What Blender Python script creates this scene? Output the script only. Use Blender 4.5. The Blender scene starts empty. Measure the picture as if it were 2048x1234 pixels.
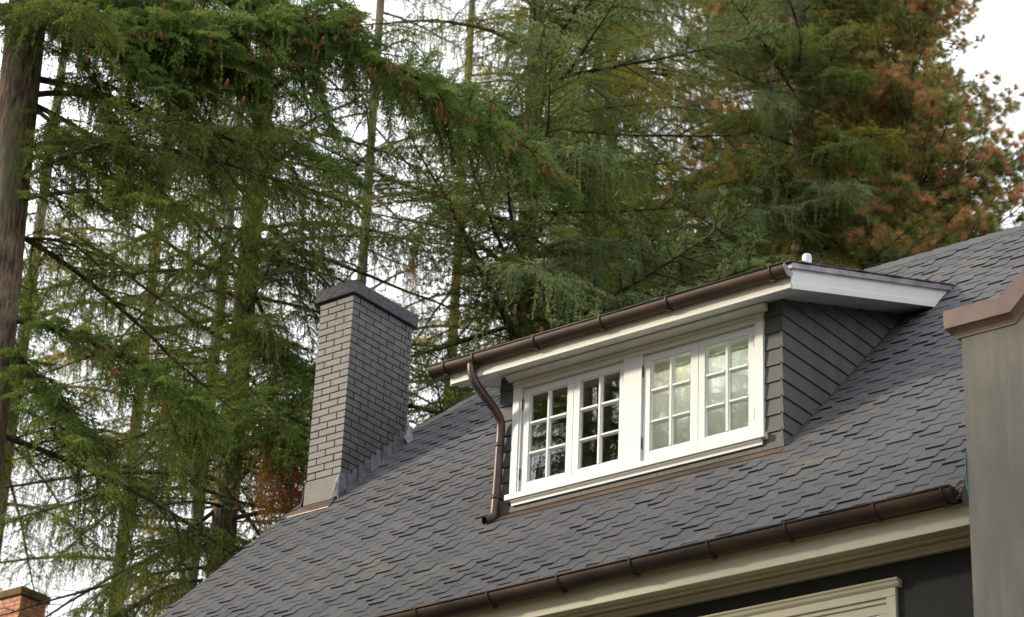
import bpy, math, random
import numpy as np
from mathutils import Vector, Matrix

# ------------------------------------------------------------------ camera, sky, sun, exposure
scene = bpy.context.scene
COL = scene.collection
ZB = 8.37                       # height of the dormer's lower front corner above the ground

cam_data = bpy.data.cameras.new("camera")
cam = bpy.data.objects.new("camera", cam_data)
COL.objects.link(cam)
right = Vector((0.79420458, 0.60639088, 0.03910485))
up = Vector((0.23980451, -0.37190781, 0.89675993))
fwd = Vector((-0.55833044, 0.70283333, 0.44078615))
m = Matrix((right, up, -fwd)).transposed().to_4x4()
m.translation = Vector((8.3055, -13.5344, 1.601))
cam.matrix_world = m
cam_data.sensor_width = 36.0
cam_data.lens = 4960.28 / 2048 * 36.0
cam_data.clip_end = 2000
cam_data.dof.use_dof = True
cam_data.dof.focus_distance = 18.0
cam_data.dof.aperture_fstop = 4.0
scene.camera = cam

SUN_DIR = Vector((-0.78, -0.62, 0.0)).normalized()
SUN_ELEV = math.radians(21.5)
world = bpy.data.worlds.new("World")
scene.world = world
world.use_nodes = True
wn = world.node_tree
wn.nodes.clear()
w_out = wn.nodes.new("ShaderNodeOutputWorld")
sky = wn.nodes.new("ShaderNodeTexSky")
sky.sky_type = 'NISHITA'
sky.sun_disc = False
sky.sun_elevation = SUN_ELEV
sky.sun_rotation = math.atan2(SUN_DIR.x, SUN_DIR.y)
bg1 = wn.nodes.new("ShaderNodeBackground")
bg1.inputs[1].default_value = 0.10
wn.links.new(sky.outputs[0], bg1.inputs[0])
bg2 = wn.nodes.new("ShaderNodeBackground")       # thin bright cloud cover
bg2.inputs[0].default_value = (0.96, 0.972, 1.0, 1)
bg2.inputs[1].default_value = 1.5
tc = wn.nodes.new("ShaderNodeTexCoord")
nz = wn.nodes.new("ShaderNodeTexNoise")
nz.inputs["Scale"].default_value = 2.2
nz.inputs["Detail"].default_value = 5
wn.links.new(tc.outputs["Generated"], nz.inputs["Vector"])
mr = wn.nodes.new("ShaderNodeMapRange")
mr.inputs[1].default_value = 0.30; mr.inputs[2].default_value = 0.55
mr.inputs[3].default_value = 0.78; mr.inputs[4].default_value = 0.97
wn.links.new(nz.outputs[0], mr.inputs[0])
mx = wn.nodes.new("ShaderNodeMixShader")
wn.links.new(mr.outputs[0], mx.inputs[0])
wn.links.new(bg1.outputs[0], mx.inputs[1])
wn.links.new(bg2.outputs[0], mx.inputs[2])
wn.links.new(mx.outputs[0], w_out.inputs[0])

sun_data = bpy.data.lights.new("sun", 'SUN')
sun_data.energy = 3.2
sun_data.angle = math.radians(5.0)
sun_data.color = (1.0, 0.88, 0.68)
sun = bpy.data.objects.new("sun", sun_data)
COL.objects.link(sun)
sdir = (SUN_DIR * math.cos(SUN_ELEV) + Vector((0, 0, math.sin(SUN_ELEV)))).normalized()
sun.rotation_euler = sdir.to_track_quat('Z', 'Y').to_euler()
sun.location = (-20, -20, 25)

scene.view_settings.view_transform = 'Standard'
scene.view_settings.look = 'None'
scene.view_settings.exposure = 0.3
scene.view_settings.gamma = 1.0
scene.view_settings.use_curve_mapping = False
scene.render.engine = 'CYCLES'
scene.cycles.max_bounces = 8
scene.cycles.transparent_max_bounces = 12

rng = random.Random(7)
nrng = np.random.default_rng(7)

# ------------------------------------------------------------------ materials
def mat_new(name):
    mt = bpy.data.materials.new(name)
    mt.use_nodes = True
    nt = mt.node_tree
    return mt, nt, nt.nodes["Principled BSDF"]

def noise_node(nt, scale, detail=4, coord="Object", stretch=None, rough=0.55):
    t = nt.nodes.new("ShaderNodeTexCoord")
    n = nt.nodes.new("ShaderNodeTexNoise")
    n.inputs["Scale"].default_value = scale
    n.inputs["Detail"].default_value = detail
    n.inputs["Roughness"].default_value = rough
    src = t.outputs[coord] if coord != "World" else None
    if coord == "World":
        g = nt.nodes.new("ShaderNodeNewGeometry"); src = g.outputs["Position"]
    if stretch:
        mp = nt.nodes.new("ShaderNodeMapping"); mp.inputs["Scale"].default_value = stretch
        nt.links.new(src, mp.inputs[0]); src = mp.outputs[0]
    nt.links.new(src, n.inputs["Vector"])
    return n

def ramp(nt, src, stops):
    r = nt.nodes.new("ShaderNodeValToRGB")
    el = r.color_ramp.elements
    while len(el) < len(stops): el.new(0.5)
    for e, (p, c) in zip(el, stops):
        e.position = p; e.color = (*c, 1)
    nt.links.new(src, r.inputs[0])
    return r

def bump(nt, bsdf, src, strength, dist=0.01):
    b = nt.nodes.new("ShaderNodeBump")
    b.inputs["Strength"].default_value = strength
    b.inputs["Distance"].default_value = dist
    nt.links.new(src, b.inputs["Height"])
    nt.links.new(b.outputs[0], bsdf.inputs["Normal"])

def mixc(nt, fac, a, b, mode='MIX'):
    mnode = nt.nodes.new("ShaderNodeMix"); mnode.data_type = 'RGBA'; mnode.blend_type = mode
    for sock, v in ((mnode.inputs[0], fac), (mnode.inputs[6], a), (mnode.inputs[7], b)):
        if isinstance(v, bpy.types.NodeSocket): nt.links.new(v, sock)
        elif isinstance(v, tuple): sock.default_value = (*v, 1) if len(v) == 3 else v
        else: sock.default_value = v
    return mnode.outputs[2]

def mathn(nt, op, a, b=0.5):
    n = nt.nodes.new("ShaderNodeMath"); n.operation = op
    for s, v in zip(n.inputs, (a, b)):
        if isinstance(v, bpy.types.NodeSocket): nt.links.new(v, s)
        else: s.default_value = v
    return n.outputs[0]

def simple(name, c1, c2, scale, rough=0.7, metal=0.0, coord="World", bscale=None, bstr=0.2, bdist=0.003, stretch=None, spec=0.5, stops=(0.35, 0.65)):
    mt, nt, b = mat_new(name)
    n = noise_node(nt, scale, 6, coord, stretch)
    r = ramp(nt, n.outputs[0], [(stops[0], c1), (stops[1], c2)])
    nt.links.new(r.outputs[0], b.inputs["Base Color"])
    b.inputs["Roughness"].default_value = rough
    b.inputs["Metallic"].default_value = metal
    b.inputs["Specular IOR Level"].default_value = spec
    if bscale:
        n2 = noise_node(nt, bscale, 4, coord, stretch)
        bump(nt, b, n2.outputs[0], bstr, bdist)
    return mt

def mat_shingle():
    mt, nt, b = mat_new("asphalt_shingle")
    at = nt.nodes.new("ShaderNodeAttribute"); at.attribute_name = "tint"
    gran = noise_node(nt, 420, 2, "World")
    big = noise_node(nt, 1.1, 5, "World")
    mid = noise_node(nt, 6, 4, "World", (1, 0.6, 1))
    base = ramp(nt, at.outputs["Fac"], [(0.0, (0.067, 0.068, 0.074)), (0.5, (0.081, 0.083, 0.090)), (1.0, (0.096, 0.098, 0.105))])
    g = ramp(nt, gran.outputs[0], [(0.38, (0.55, 0.55, 0.57)), (0.62, (1.5, 1.5, 1.5))])
    c = mixc(nt, 1.0, base.outputs[0], g.outputs[0], 'MULTIPLY')
    bf = ramp(nt, big.outputs[0], [(0.42, (0, 0, 0)), (0.68, (0.55, 0.55, 0.55))])
    mf = ramp(nt, mid.outputs[0], [(0.45, (0, 0, 0)), (0.70, (1, 1, 1))])
    wf = mathn(nt, 'MULTIPLY', bf.outputs[0], mf.outputs[0])
    c = mixc(nt, wf, c, (0.17, 0.148, 0.098))  # tan patches: lichen together with sunlit streaks put into the colour
    nt.links.new(c, b.inputs["Base Color"])
    b.inputs["Roughness"].default_value = 0.88
    b.inputs["Specular IOR Level"].default_value = 0.3
    bump(nt, b, gran.outputs[0], 0.5, 0.002)
    return mt

def mat_needles(name, dark, mid, light, trans=0.42, dead=None):
    mt, nt, b = mat_new(name)
    at = nt.nodes.new("ShaderNodeAttribute"); at.attribute_name = "tint"
    oi = nt.nodes.new("ShaderNodeObjectInfo")
    f = mathn(nt, 'ADD', at.outputs["Fac"], mathn(nt, 'MULTIPLY', mathn(nt, 'SUBTRACT', oi.outputs["Random"], 0.5), 0.35))
    r = ramp(nt, f, [(0.0, dark), (0.45, mid), (0.82, light), (0.97, light), (1.0, (0.16, 0.075, 0.03))] if dead is None else [(0.0, dark), (0.42, mid), (0.70, light), (0.80, dead), (1.0, dead)])
    nt.links.new(r.outputs[0], b.inputs["Base Color"])
    b.inputs["Roughness"].default_value = 0.6
    b.inputs["Specular IOR Level"].default_value = 0.08
    tr = nt.nodes.new("ShaderNodeBsdfTranslucent")
    nt.links.new(mixc(nt, 0.35, r.outputs[0], (0.30, 0.34, 0.04)), tr.inputs[0])
    ms = nt.nodes.new("ShaderNodeMixShader"); ms.inputs[0].default_value = trans
    out = [n for n in nt.nodes if n.type == 'OUTPUT_MATERIAL'][0]
    nt.links.new(b.outputs[0], ms.inputs[1]); nt.links.new(tr.outputs[0], ms.inputs[2])
    nt.links.new(ms.outputs[0], out.inputs[0])
    return mt

def mat_bark(name, c1, c2, c3):
    mt, nt, b = mat_new(name)
    n = noise_node(nt, 34, 8, "Object", (1, 1, 0.14), 0.7)
    n2 = noise_node(nt, 1.2, 4, "Object")
    r = ramp(nt, n.outputs[0], [(0.38, c1), (0.5, c2), (0.64, c3)])
    lichen = ramp(nt, n2.outputs[0], [(0.52, (0, 0, 0)), (0.70, (0.6, 0.6, 0.6))])
    c = mixc(nt, lichen.outputs[0], r.outputs[0], (0.14, 0.15, 0.09))
    nt.links.new(c, b.inputs["Base Color"])
    b.inputs["Roughness"].default_value = 0.9
    bump(nt, b, n.outputs[0], 1.0, 0.03)
    return mt

def mat_paint(name, col, rough=0.45, dirt=0.12):
    mt, nt, b = mat_new(name)
    n = noise_node(nt, 3.5, 6, "World")
    n2 = noise_node(nt, 40, 3, "World", (1, 1, 0.2))
    r = ramp(nt, n.outputs[0], [(0.35, tuple(v * (1 - dirt) for v in col)), (0.65, col)])
    nt.links.new(r.outputs[0], b.inputs["Base Color"])
    b.inputs["Roughness"].default_value = rough
    bump(nt, b, n2.outputs[0], 0.15, 0.002)
    return mt

M = {}
M['shingle'] = mat_shingle()
M['edge'] = simple('asphalt_cut_edge', (0.006, 0.006, 0.005), (0.014, 0.013, 0.010), 30, 0.95)
M['underlay'] = simple("roof_underlay", (0.03, 0.03, 0.032), (0.05, 0.05, 0.05), 30, 0.95)
M['white'] = mat_paint("white_trim_paint", (0.68, 0.69, 0.68), 0.4, 0.05)
M['cream_shade'] = mat_paint("shade_toned_trim_paint", (0.54, 0.51, 0.385), 0.45, 0.10)  # the white trim paint, darkened and yellowed to carry eave shade
M['trim_shade'] = mat_paint('shade_toned_eave_paint', (0.62, 0.605, 0.53), 0.45, 0.10)  # same white trim, with a milder shade mixed into the colour
M['siding'] = simple("grey_siding_paint", (0.050, 0.052, 0.051), (0.074, 0.074, 0.070), 5, 0.6, bscale=90, bstr=0.3, stretch=(1, 1, 0.08))
M['dark'] = simple("shade_darkened_wall_paint", (0.006, 0.0065, 0.006), (0.010, 0.0105, 0.009), 4, 0.7, bscale=60)  # near-black paint, taken darker to hold the shade under the eave
M['gap'] = simple("gap_black", (0.008, 0.008, 0.008), (0.012, 0.012, 0.012), 4, 0.9)
M['brick'] = simple("charcoal_painted_brick", (0.030, 0.029, 0.033), (0.062, 0.057, 0.053), 7, 0.5, bscale=55, bstr=0.35, bdist=0.004)
M['mortar'] = simple("painted_mortar", (0.009, 0.009, 0.011), (0.018, 0.018, 0.022), 20, 0.8)
M['capstone'] = simple("chimney_cap_cement", (0.035, 0.035, 0.040), (0.085, 0.085, 0.092), 30, 0.85, bscale=45, bstr=0.9, bdist=0.01)
M['lead'] = simple("painted_lead_flashing", (0.060, 0.062, 0.072), (0.150, 0.152, 0.170), 9, 0.42, 0.35, bscale=14, bstr=0.6, bdist=0.006)
M['copper'] = simple("weathered_copper", (0.032, 0.027, 0.024), (0.098, 0.056, 0.037), 5.5, 0.55, 0.45, stretch=(0.35, 1, 1.6), bscale=30, bstr=0.15, stops=(0.40, 0.66))
M['copper_old'] = simple("aged_copper_coping", (0.185, 0.122, 0.100), (0.245, 0.172, 0.145), 6, 0.5, 0.25, bscale=35, bstr=0.15)
M['copper_apron'] = simple("copper_apron_flashing", (0.11, 0.078, 0.058), (0.24, 0.165, 0.115), 4, 0.4, 0.55, stretch=(0.6, 1, 2))
M['downspout'] = simple("brown_copper_pipe", (0.055, 0.040, 0.038), (0.105, 0.074, 0.070), 12, 0.42, 0.6, bscale=22, bstr=0.2, stretch=(1, 1, 0.3))
M['zinc'] = simple("grey_galvanised_metal", (0.20, 0.185, 0.205), (0.34, 0.315, 0.34), 7, 0.5, 0.45)
M['pipe_pale'] = simple("pale_galvanised_pipe", (0.42, 0.45, 0.50), (0.62, 0.65, 0.70), 40, 0.55, 0.2)
M['iron'] = simple("blackened_iron", (0.03, 0.028, 0.026), (0.06, 0.055, 0.05), 30, 0.5, 0.5)
M['needle_litter'] = simple("orange_needle", (0.30, 0.12, 0.045), (0.55, 0.24, 0.10), 30, 0.8)
M['wire'] = simple("green_wire", (0.03, 0.16, 0.13), (0.05, 0.22, 0.19), 30, 0.5)
M['cone'] = simple("cone_scales", (0.20, 0.095, 0.042), (0.54, 0.29, 0.14), 60, 0.7, coord="Object")
M['bark'] = mat_bark("fir_bark", (0.045, 0.031, 0.021), (0.170, 0.120, 0.080), (0.34, 0.245, 0.160))
M['bark_pale'] = mat_bark("pale_bark", (0.07, 0.065, 0.058), (0.16, 0.15, 0.135), (0.27, 0.25, 0.22))
M['bark_moss'] = mat_bark("mossy_bark", (0.04, 0.035, 0.02), (0.12, 0.105, 0.06), (0.20, 0.175, 0.10))
M['limb'] = simple("limb_bark", (0.035, 0.026, 0.018), (0.10, 0.078, 0.052), 12, 0.9, coord="Object", bscale=30, bstr=0.5, bdist=0.01)
M['fir'] = mat_needles("fir_needles", (0.044, 0.078, 0.018), (0.130, 0.195, 0.040), (0.290, 0.370, 0.080))
M['fir_bright'] = mat_needles("sunlit_fir_needles", (0.052, 0.098, 0.026), (0.130, 0.215, 0.052), (0.270, 0.370, 0.095))  # lighter copy of the fir needles, sunlit look put into the colour
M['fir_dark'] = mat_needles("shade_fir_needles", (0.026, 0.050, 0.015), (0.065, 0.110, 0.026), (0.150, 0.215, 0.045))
M['blue_fir'] = mat_needles("blue_green_needles", (0.066, 0.112, 0.048), (0.190, 0.275, 0.115), (0.370, 0.460, 0.215))
M['gold_fir'] = mat_needles("yellow_green_needles", (0.085, 0.095, 0.018), (0.290, 0.270, 0.050), (0.560, 0.450, 0.085), 0.45)
M['pine'] = mat_needles("long_pine_needles", (0.100, 0.120, 0.040), (0.250, 0.270, 0.090), (0.400, 0.380, 0.140), dead=(0.66, 0.34, 0.18))
M['dead'] = mat_needles("rust_needles", (0.32, 0.140, 0.065), (0.58, 0.27, 0.13), (0.75, 0.40, 0.22))
M['rust'] = mat_needles("dark_rust_needles", (0.13, 0.036, 0.014), (0.26, 0.080, 0.030), (0.36, 0.13, 0.05))
M['red_brick'] = simple("orange_red_brick", (0.40, 0.165, 0.095), (0.60, 0.29, 0.18), 9, 0.85, bscale=60, bstr=0.4)
M['mossy'] = simple("mossy_mortar", (0.10, 0.075, 0.04), (0.17, 0.15, 0.07), 12, 0.95)
M['stone_moss'] = simple("mossy_brick", (0.07, 0.065, 0.022), (0.19, 0.10, 0.045), 7, 0.95, bscale=30, bstr=0.6)
M['grass'] = simple("lawn", (0.085, 0.075, 0.035), (0.17, 0.13, 0.075), 3, 0.95, bscale=50, bstr=0.6, bdist=0.03)
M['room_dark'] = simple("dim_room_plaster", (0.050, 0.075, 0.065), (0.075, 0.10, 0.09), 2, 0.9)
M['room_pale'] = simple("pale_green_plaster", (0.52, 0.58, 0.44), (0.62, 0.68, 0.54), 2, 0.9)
def mat_curtain():
    mt, nt, b = mat_new("pale_curtain_fabric")
    n = noise_node(nt, 3, 4, "World", (1, 1, 0.1))
    r = ramp(nt, n.outputs[0], [(0.35, (0.74, 0.79, 0.71)), (0.65, (0.84, 0.88, 0.81))])
    nt.links.new(r.outputs[0], b.inputs["Base Color"]); b.inputs["Roughness"].default_value = 0.9
    tr = nt.nodes.new("ShaderNodeBsdfTranslucent"); nt.links.new(r.outputs[0], tr.inputs[0])
    ms = nt.nodes.new("ShaderNodeMixShader"); ms.inputs[0].default_value = 0.5
    out = [n_ for n_ in nt.nodes if n_.type == 'OUTPUT_MATERIAL'][0]
    nt.links.new(b.outputs[0], ms.inputs[1]); nt.links.new(tr.outputs[0], ms.inputs[2]); nt.links.new(ms.outputs[0], out.inputs[0])
    return mt
M['blind'] = mat_curtain()
M['wood_edge'] = simple("orange_wood", (0.30, 0.14, 0.05), (0.45, 0.22, 0.09), 6, 0.5)
M['pink_brown'] = simple("brown_composite", (0.05, 0.04, 0.037), (0.075, 0.058, 0.052), 6, 0.6)

def mat_stucco():
    mt, nt, b = mat_new("parapet_render")
    n = noise_node(nt, 2.6, 6, "World", (1, 1, 0.45))
    n2 = noise_node(nt, 9, 5, "World", (1.6, 1, 0.12))
    r = ramp(nt, n.outputs[0], [(0.30, (0.120, 0.113, 0.100)), (0.52, (0.165, 0.153, 0.125)), (0.74, (0.250, 0.222, 0.160))])
    r2 = ramp(nt, n2.outputs[0], [(0.55, (0, 0, 0)), (0.78, (0.35, 0.35, 0.35))])
    c = mixc(nt, r2.outputs[0], r.outputs[0], (0.34, 0.31, 0.24))
    n4 = noise_node(nt, 26, 8, "World", None, 0.7)
    r4 = ramp(nt, n4.outputs[0], [(0.40, (0.95, 0.95, 0.955)), (0.60, (1.03, 1.03, 1.02))])
    c = mixc(nt, 1.0, c, r4.outputs[0], 'MULTIPLY')
    nt.links.new(c, b.inputs["Base Color"])
    b.inputs["Roughness"].default_value = 0.62
    n3 = noise_node(nt, 120, 3, "World")
    bump(nt, b, n3.outputs[0], 0.2, 0.002)
    return mt
M['stucco'] = mat_stucco()

def mat_glass():
    mt = bpy.data.materials.new("window_glass"); mt.use_nodes = True
    nt = mt.node_tree; nt.nodes.clear()
    out = nt.nodes.new("ShaderNodeOutputMaterial")
    tr = nt.nodes.new("ShaderNodeBsdfTransparent"); tr.inputs[0].default_value = (0.94, 0.98, 0.955, 1)
    gl = nt.nodes.new("ShaderNodeBsdfGlossy"); gl.inputs["Roughness"].default_value = 0.0
    gl.inputs[0].default_value = (0.97, 1.0, 0.97, 1)
    n = noise_node(nt, 1.6, 1, "World")
    bp = nt.nodes.new("ShaderNodeBump"); bp.inputs["Strength"].default_value = 0.10; bp.inputs["Distance"].default_value = 0.006
    nt.links.new(n.outputs[0], bp.inputs["Height"]); nt.links.new(bp.outputs[0], gl.inputs["Normal"])
    fr = nt.nodes.new("ShaderNodeFresnel"); fr.inputs[0].default_value = 1.5
    f = mathn(nt, 'ADD', mathn(nt, 'MULTIPLY', fr.outputs[0], 1.2), 0.17)
    ms = nt.nodes.new("ShaderNodeMixShader")
    nt.links.new(f, ms.inputs[0]); nt.links.new(tr.outputs[0], ms.inputs[1]); nt.links.new(gl.outputs[0], ms.inputs[2])
    nt.links.new(ms.outputs[0], out.inputs[0])
    return mt
M['glass'] = mat_glass()

def mat_emit(name, col, st):
    mt = bpy.data.materials.new(name); mt.use_nodes = True
    nt = mt.node_tree; nt.nodes.clear()
    out = nt.nodes.new("ShaderNodeOutputMaterial"); e = nt.nodes.new("ShaderNodeEmission")
    e.inputs[0].default_value = (*col, 1); e.inputs[1].default_value = st
    nt.links.new(e.outputs[0], out.inputs[0]); return mt
M['lamp_glow'] = mat_emit('amber_bulb', (1.0, 0.62, 0.28), 55.0)
M['lamp'] = mat_emit("curtain_backlight", (1.0, 0.93, 0.84), 1000.0)  # second emitter, added out of sight to light the curtain from behind

# ------------------------------------------------------------------ mesh helpers
class MB:
    """collects quads / polygons; build() links them as one mesh object"""
    def __init__(s): s.v = []; s.f = []; s.t = []; s.m = {}
    def add(s, verts, faces, tint=0.5):
        o = len(s.v); s.v.extend(verts)
        for fc in faces: s.f.append([o + i for i in fc])
        s.t.extend([tint] * len(verts)); return s
    def box(s, x0, x1, y0, y1, z0, z1, tint=0.5):
        v = [(x0, y0, z0), (x1, y0, z0), (x1, y1, z0), (x0, y1, z0), (x0, y0, z1), (x1, y0, z1), (x1, y1, z1), (x0, y1, z1)]
        return s.add(v, [(3, 2, 1, 0), (4, 5, 6, 7), (0, 1, 5, 4), (1, 2, 6, 5), (2, 3, 7, 6), (3, 0, 4, 7)], tint)
    def prism(s, poly, o, u, v, w, tint=0.5):
        """polygon (a,b) in plane o+a*u+b*v, extruded by w"""
        o, u, v, w = map(Vector, (o, u, v, w)); n = len(poly)
        vs = [tuple(o + u * a + v * b) for a, b in poly] + [tuple(o + u * a + v * b + w) for a, b in poly]
        fs = [tuple(range(n))[::-1], tuple(range(n, 2 * n))] + [(i, (i + 1) % n, n + (i + 1) % n, n + i) for i in range(n)]
        return s.add(vs, fs, tint)
    def px(s, poly_yz, x0, x1, tint=0.5):
        return s.prism(poly_yz, (x0, 0, 0), (0, 1, 0), (0, 0, 1), (x1 - x0, 0, 0), tint)
    def tube(s, pts, rad, sides=12, caps=True, tint=0.5):
        pts = [Vector(p) for p in pts]; n = len(pts)
        rad = rad if isinstance(rad, (list, tuple)) else [rad] * n
        ref = Vector((0, 0, 1)); o = len(s.v); vs = []
        prev = None
        for i, p in enumerate(pts):
            d = (pts[min(i + 1, n - 1)] - pts[max(i - 1, 0)]).normalized()
            if prev is None:
                a = d.cross(ref)
                if a.length < 1e-3: a = d.cross(Vector((1, 0, 0)))
            else:
                a = prev - d * prev.dot(d)
            a.normalize(); b = d.cross(a); prev = a
            for k in range(sides):
                t = 2 * math.pi * k / sides
                vs.append(tuple(p + (a * math.cos(t) + b * math.sin(t)) * rad[i]))
        fs = [(i * sides + k, i * sides + (k + 1) % sides, (i + 1) * sides + (k + 1) % sides, (i + 1) * sides + k) for i in range(n - 1) for k in range(sides)]
        if caps: fs += [tuple(range(sides))[::-1], tuple(range((n - 1) * sides, n * sides))]
        return s.add(vs, fs, tint)
    def mesh(s, name, mats, smooth=False):
        me = bpy.data.meshes.new(name)
        me.from_pydata(s.v, [], s.f)
        for fi, mi in s.m.items(): me.polygons[fi].material_index = mi
        for mt in (mats if isinstance(mats, (list, tuple)) else [mats]): me.materials.append(mt)
        a = me.attributes.new("tint", 'FLOAT', 'POINT'); a.data.foreach_set("value", s.t)
        if smooth: me.polygons.foreach_set("use_smooth", [True] * len(me.polygons))
        me.update(); return me
    def build(s, name, mats, parent=None, smooth=False, loc=(0, 0, 0)):
        o = bpy.data.objects.new(name, s.mesh(name, mats, smooth)); COL.objects.link(o)
        o.location = loc
        if parent is not None: o.parent = parent
        return o

def empty(name, loc, label=None, category=None, group=None, kind=None):
    o = bpy.data.objects.new(name, None); COL.objects.link(o); o.location = loc; o.empty_display_size = 0.3
    return tag(o, label, category, group, kind)

def tag(o, label=None, category=None, group=None, kind=None):
    for k, v in (("label", label), ("category", category), ("group", group), ("kind", kind)):
        if v: o[k] = v
    return o

def copy_obj(src, parent=None):
    c = src.copy(); COL.objects.link(c)
    if parent is not None: c.parent = parent
    return c

def bevel(o, w=0.004, seg=2):
    md = o.modifiers.new("bevel", 'BEVEL'); md.width = w; md.segments = seg; md.limit_method = 'ANGLE'; md.angle_limit = math.radians(40)
    return o

# ------------------------------------------------------------------ ground
g = MB(); g.add([(-900, -900, 0), (900, -900, 0), (900, 900, 0), (-900, 900, 0)], [(0, 1, 2, 3)])
tag(g.build("ground", M['grass']), kind="structure")

# ------------------------------------------------------------------ the house (coordinates relative to the dormer's lower front corner)
house = empty("house", (0, 0, 0), "grey shingled house with white dormer windows, dark brick chimney and copper gutters", "house")
L0 = (0, 0, ZB)
def part(name, mb, mt, smooth=False, parent=None):
    if parent is None: return mb.build(name, mt, house, smooth, L0)
    return mb.build(name, mt, parent, smooth)

SL = 0.972                     # slope of the main roof
CS = math.sqrt(1 + SL * SL)
RX0, RX1 = -5.66, 2.16
EAVE_Y, RIDGE_Y = -1.275, 3.02
UD = Vector((0, 1 / CS, SL / CS)); NRM = Vector((0, -SL / CS, 1 / CS))
def rp(x, s, h=0.0):
    p = Vector((x, 0, 0)) + UD * s + NRM * h
    return (p.x, p.y, p.z)
S_E, S_R = EAVE_Y * CS, RIDGE_Y * CS
HIP0 = (RX0, 1.72 * CS); HIP1 = (-4.66, S_R)     # the clipped gable (jerkinhead) edge

roof = MB()
top = [rp(RX0, S_E, -0.012), rp(RX1 + 6, S_E, -0.012), rp(RX1 + 6, S_R, -0.012), rp(HIP1[0], S_R, -0.012), rp(*HIP0, -0.012)]
lowr = [(x, y, z - 0.022) for x, y, z in top]
roof.add(top + lowr, [(0, 1, 2, 3, 4), (9, 8, 7, 6, 5), (0, 5, 6, 1), (1, 6, 7, 2), (2, 7, 8, 3), (3, 8, 9, 4), (4, 9, 5, 0)])
# rear slope and clipped end
rz = SL * RIDGE_Y - 0.02
roof.add([(RX0, 1.74, SL * 1.72 - .03), (HIP1[0], RIDGE_Y, rz), (RX0, 2 * RIDGE_Y - 1.74, SL * 1.72 - .03)], [(0, 1, 2)])
roof.add([(HIP1[0], RIDGE_Y + .003, rz), (8.2, RIDGE_Y + .003, rz), (8.2, 7.4, rz - 4.3), (RX0, 7.4, rz - 4.3), (RX0, 4.3, SL * 1.72 - .03)], [(4, 3, 2, 1, 0)])
main_roof = part("roof", roof, M['underlay'])

# shingle tabs, each a separate tapered tile lying on the deck
ROW = 0.0922; COLW = 0.125
SUB = Vector((8.3055, -13.5344, 1.601 - ZB))
def excluded(x, s):
    y = s / CS
    if y > RIDGE_Y - 0.03: return True
    hx = RX0 + (s - HIP0[1]) * (HIP1[0] - RX0) / (HIP1[1] - HIP0[1])
    if x < max(RX0, hx if s > HIP0[1] else RX0) : return True
    if -2.50 < x < -0.02 and 0.03 < y < 2.05: return True
    if -2.54 < x < 0.03 and -0.075 < s <= 0.06: return True
    if -5.52 < x < -5.155 and 1.12 < y < 1.93: return True
    return False
def tab_mb(mb, x0, x1, s0, ln, th, tint, skew=0.0):
    v = [rp(x0, s0, 0.0), rp(x1, s0 + skew, 0.0), rp(x1, s0 + ln, -0.008), rp(x0, s0 + ln, -0.008),
         rp(x0, s0, th), rp(x1, s0 + skew, th), rp(x1, s0 + ln, 0.002), rp(x0, s0 + ln, 0.002)]
    mb.add(v, [(4, 5, 6, 7), (0, 1, 5, 4), (1, 2, 6, 5), (3, 0, 4, 7)], tint)
    mb.m[len(mb.f) - 3] = 1
tabs = []
nrow = int((S_R - S_E) / ROW) + 2
ncol = int((RX1 - RX0) / COLW) + 3
B_ = [RX0 - 0.06 + k * COLW for k in range(ncol + 2)]
B0 = list(B_)
for r in range(nrow):
    s0 = S_E + r * ROW - 0.012
    for k in range(ncol + 2):
        B_[k] += rng.uniform(-0.011, 0.011) + (B0[k] - B_[k]) * 0.12
    k = r % 2
    while k < ncol:
        x0 = B_[k] - 0.010; x1 = B_[k + 1]
        if rng.random() < 0.05: x1 += 0.03
        k += 2
        x0 = max(x0, RX0 - 0.004 - rng.random() * 0.008); x1 = min(x1, RX1 + 0.05)
        if x1 - x0 < 0.02: continue
        xc = (x0 + x1) / 2; sc = s0 + 0.08
        if excluded(xc, sc): continue
        y = sc / CS
        if 0.03 < y < 2.05:                                     # trim beside the dormer walls
            if xc < -1.3 and x1 > -2.50: x1 = -2.50
            if xc > -1.3 and x0 < -0.02: x0 = -0.02
        th = rng.choice([0.006, 0.007, 0.008, 0.010, 0.012, 0.015])
        ln = 0.205
        if -2.54 < xc < 0.03 and s0 < 0: ln = min(ln, -0.114 - s0)
        if ln < 0.02: continue
        tabs.append((x0, x1, s0 + (rng.uniform(-0.004, 0.004) if ln > .2 else 0), ln, th, min(1, max(0, rng.gauss(0.5, 0.16))), rng.uniform(-0.003, 0.003)))
def cam_view(p):
    d = Vector(p) - SUB
    z = d.dot(fwd); return 1024 + 4960 * d.dot(right) / z, 617 - 4960 * d.dot(up) / z, d.length
near = []
for i, t in enumerate(tabs):
    u, v, dist = cam_view(rp((t[0] + t[1]) / 2, t[2] + .08))
    vis = -10 < u < 1935 and -10 < v < 1234 and not (-3.0 < t[0] < 0.3 and t[2] > 1.4)
    if vis: near.append((dist, i))
near.sort(); chosen = set(i for _, i in near[:300])
field = MB()
for i, t in enumerate(tabs):
    if i in chosen:
        b = MB(); tab_mb(b, *t); part("shingle", b, [M['shingle'], M['edge']], parent=main_roof)
    else: tab_mb(field, *t)
tag(part("shingle_field", field, [M['shingle'], M['edge']], parent=main_roof), kind="stuff")
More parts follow.
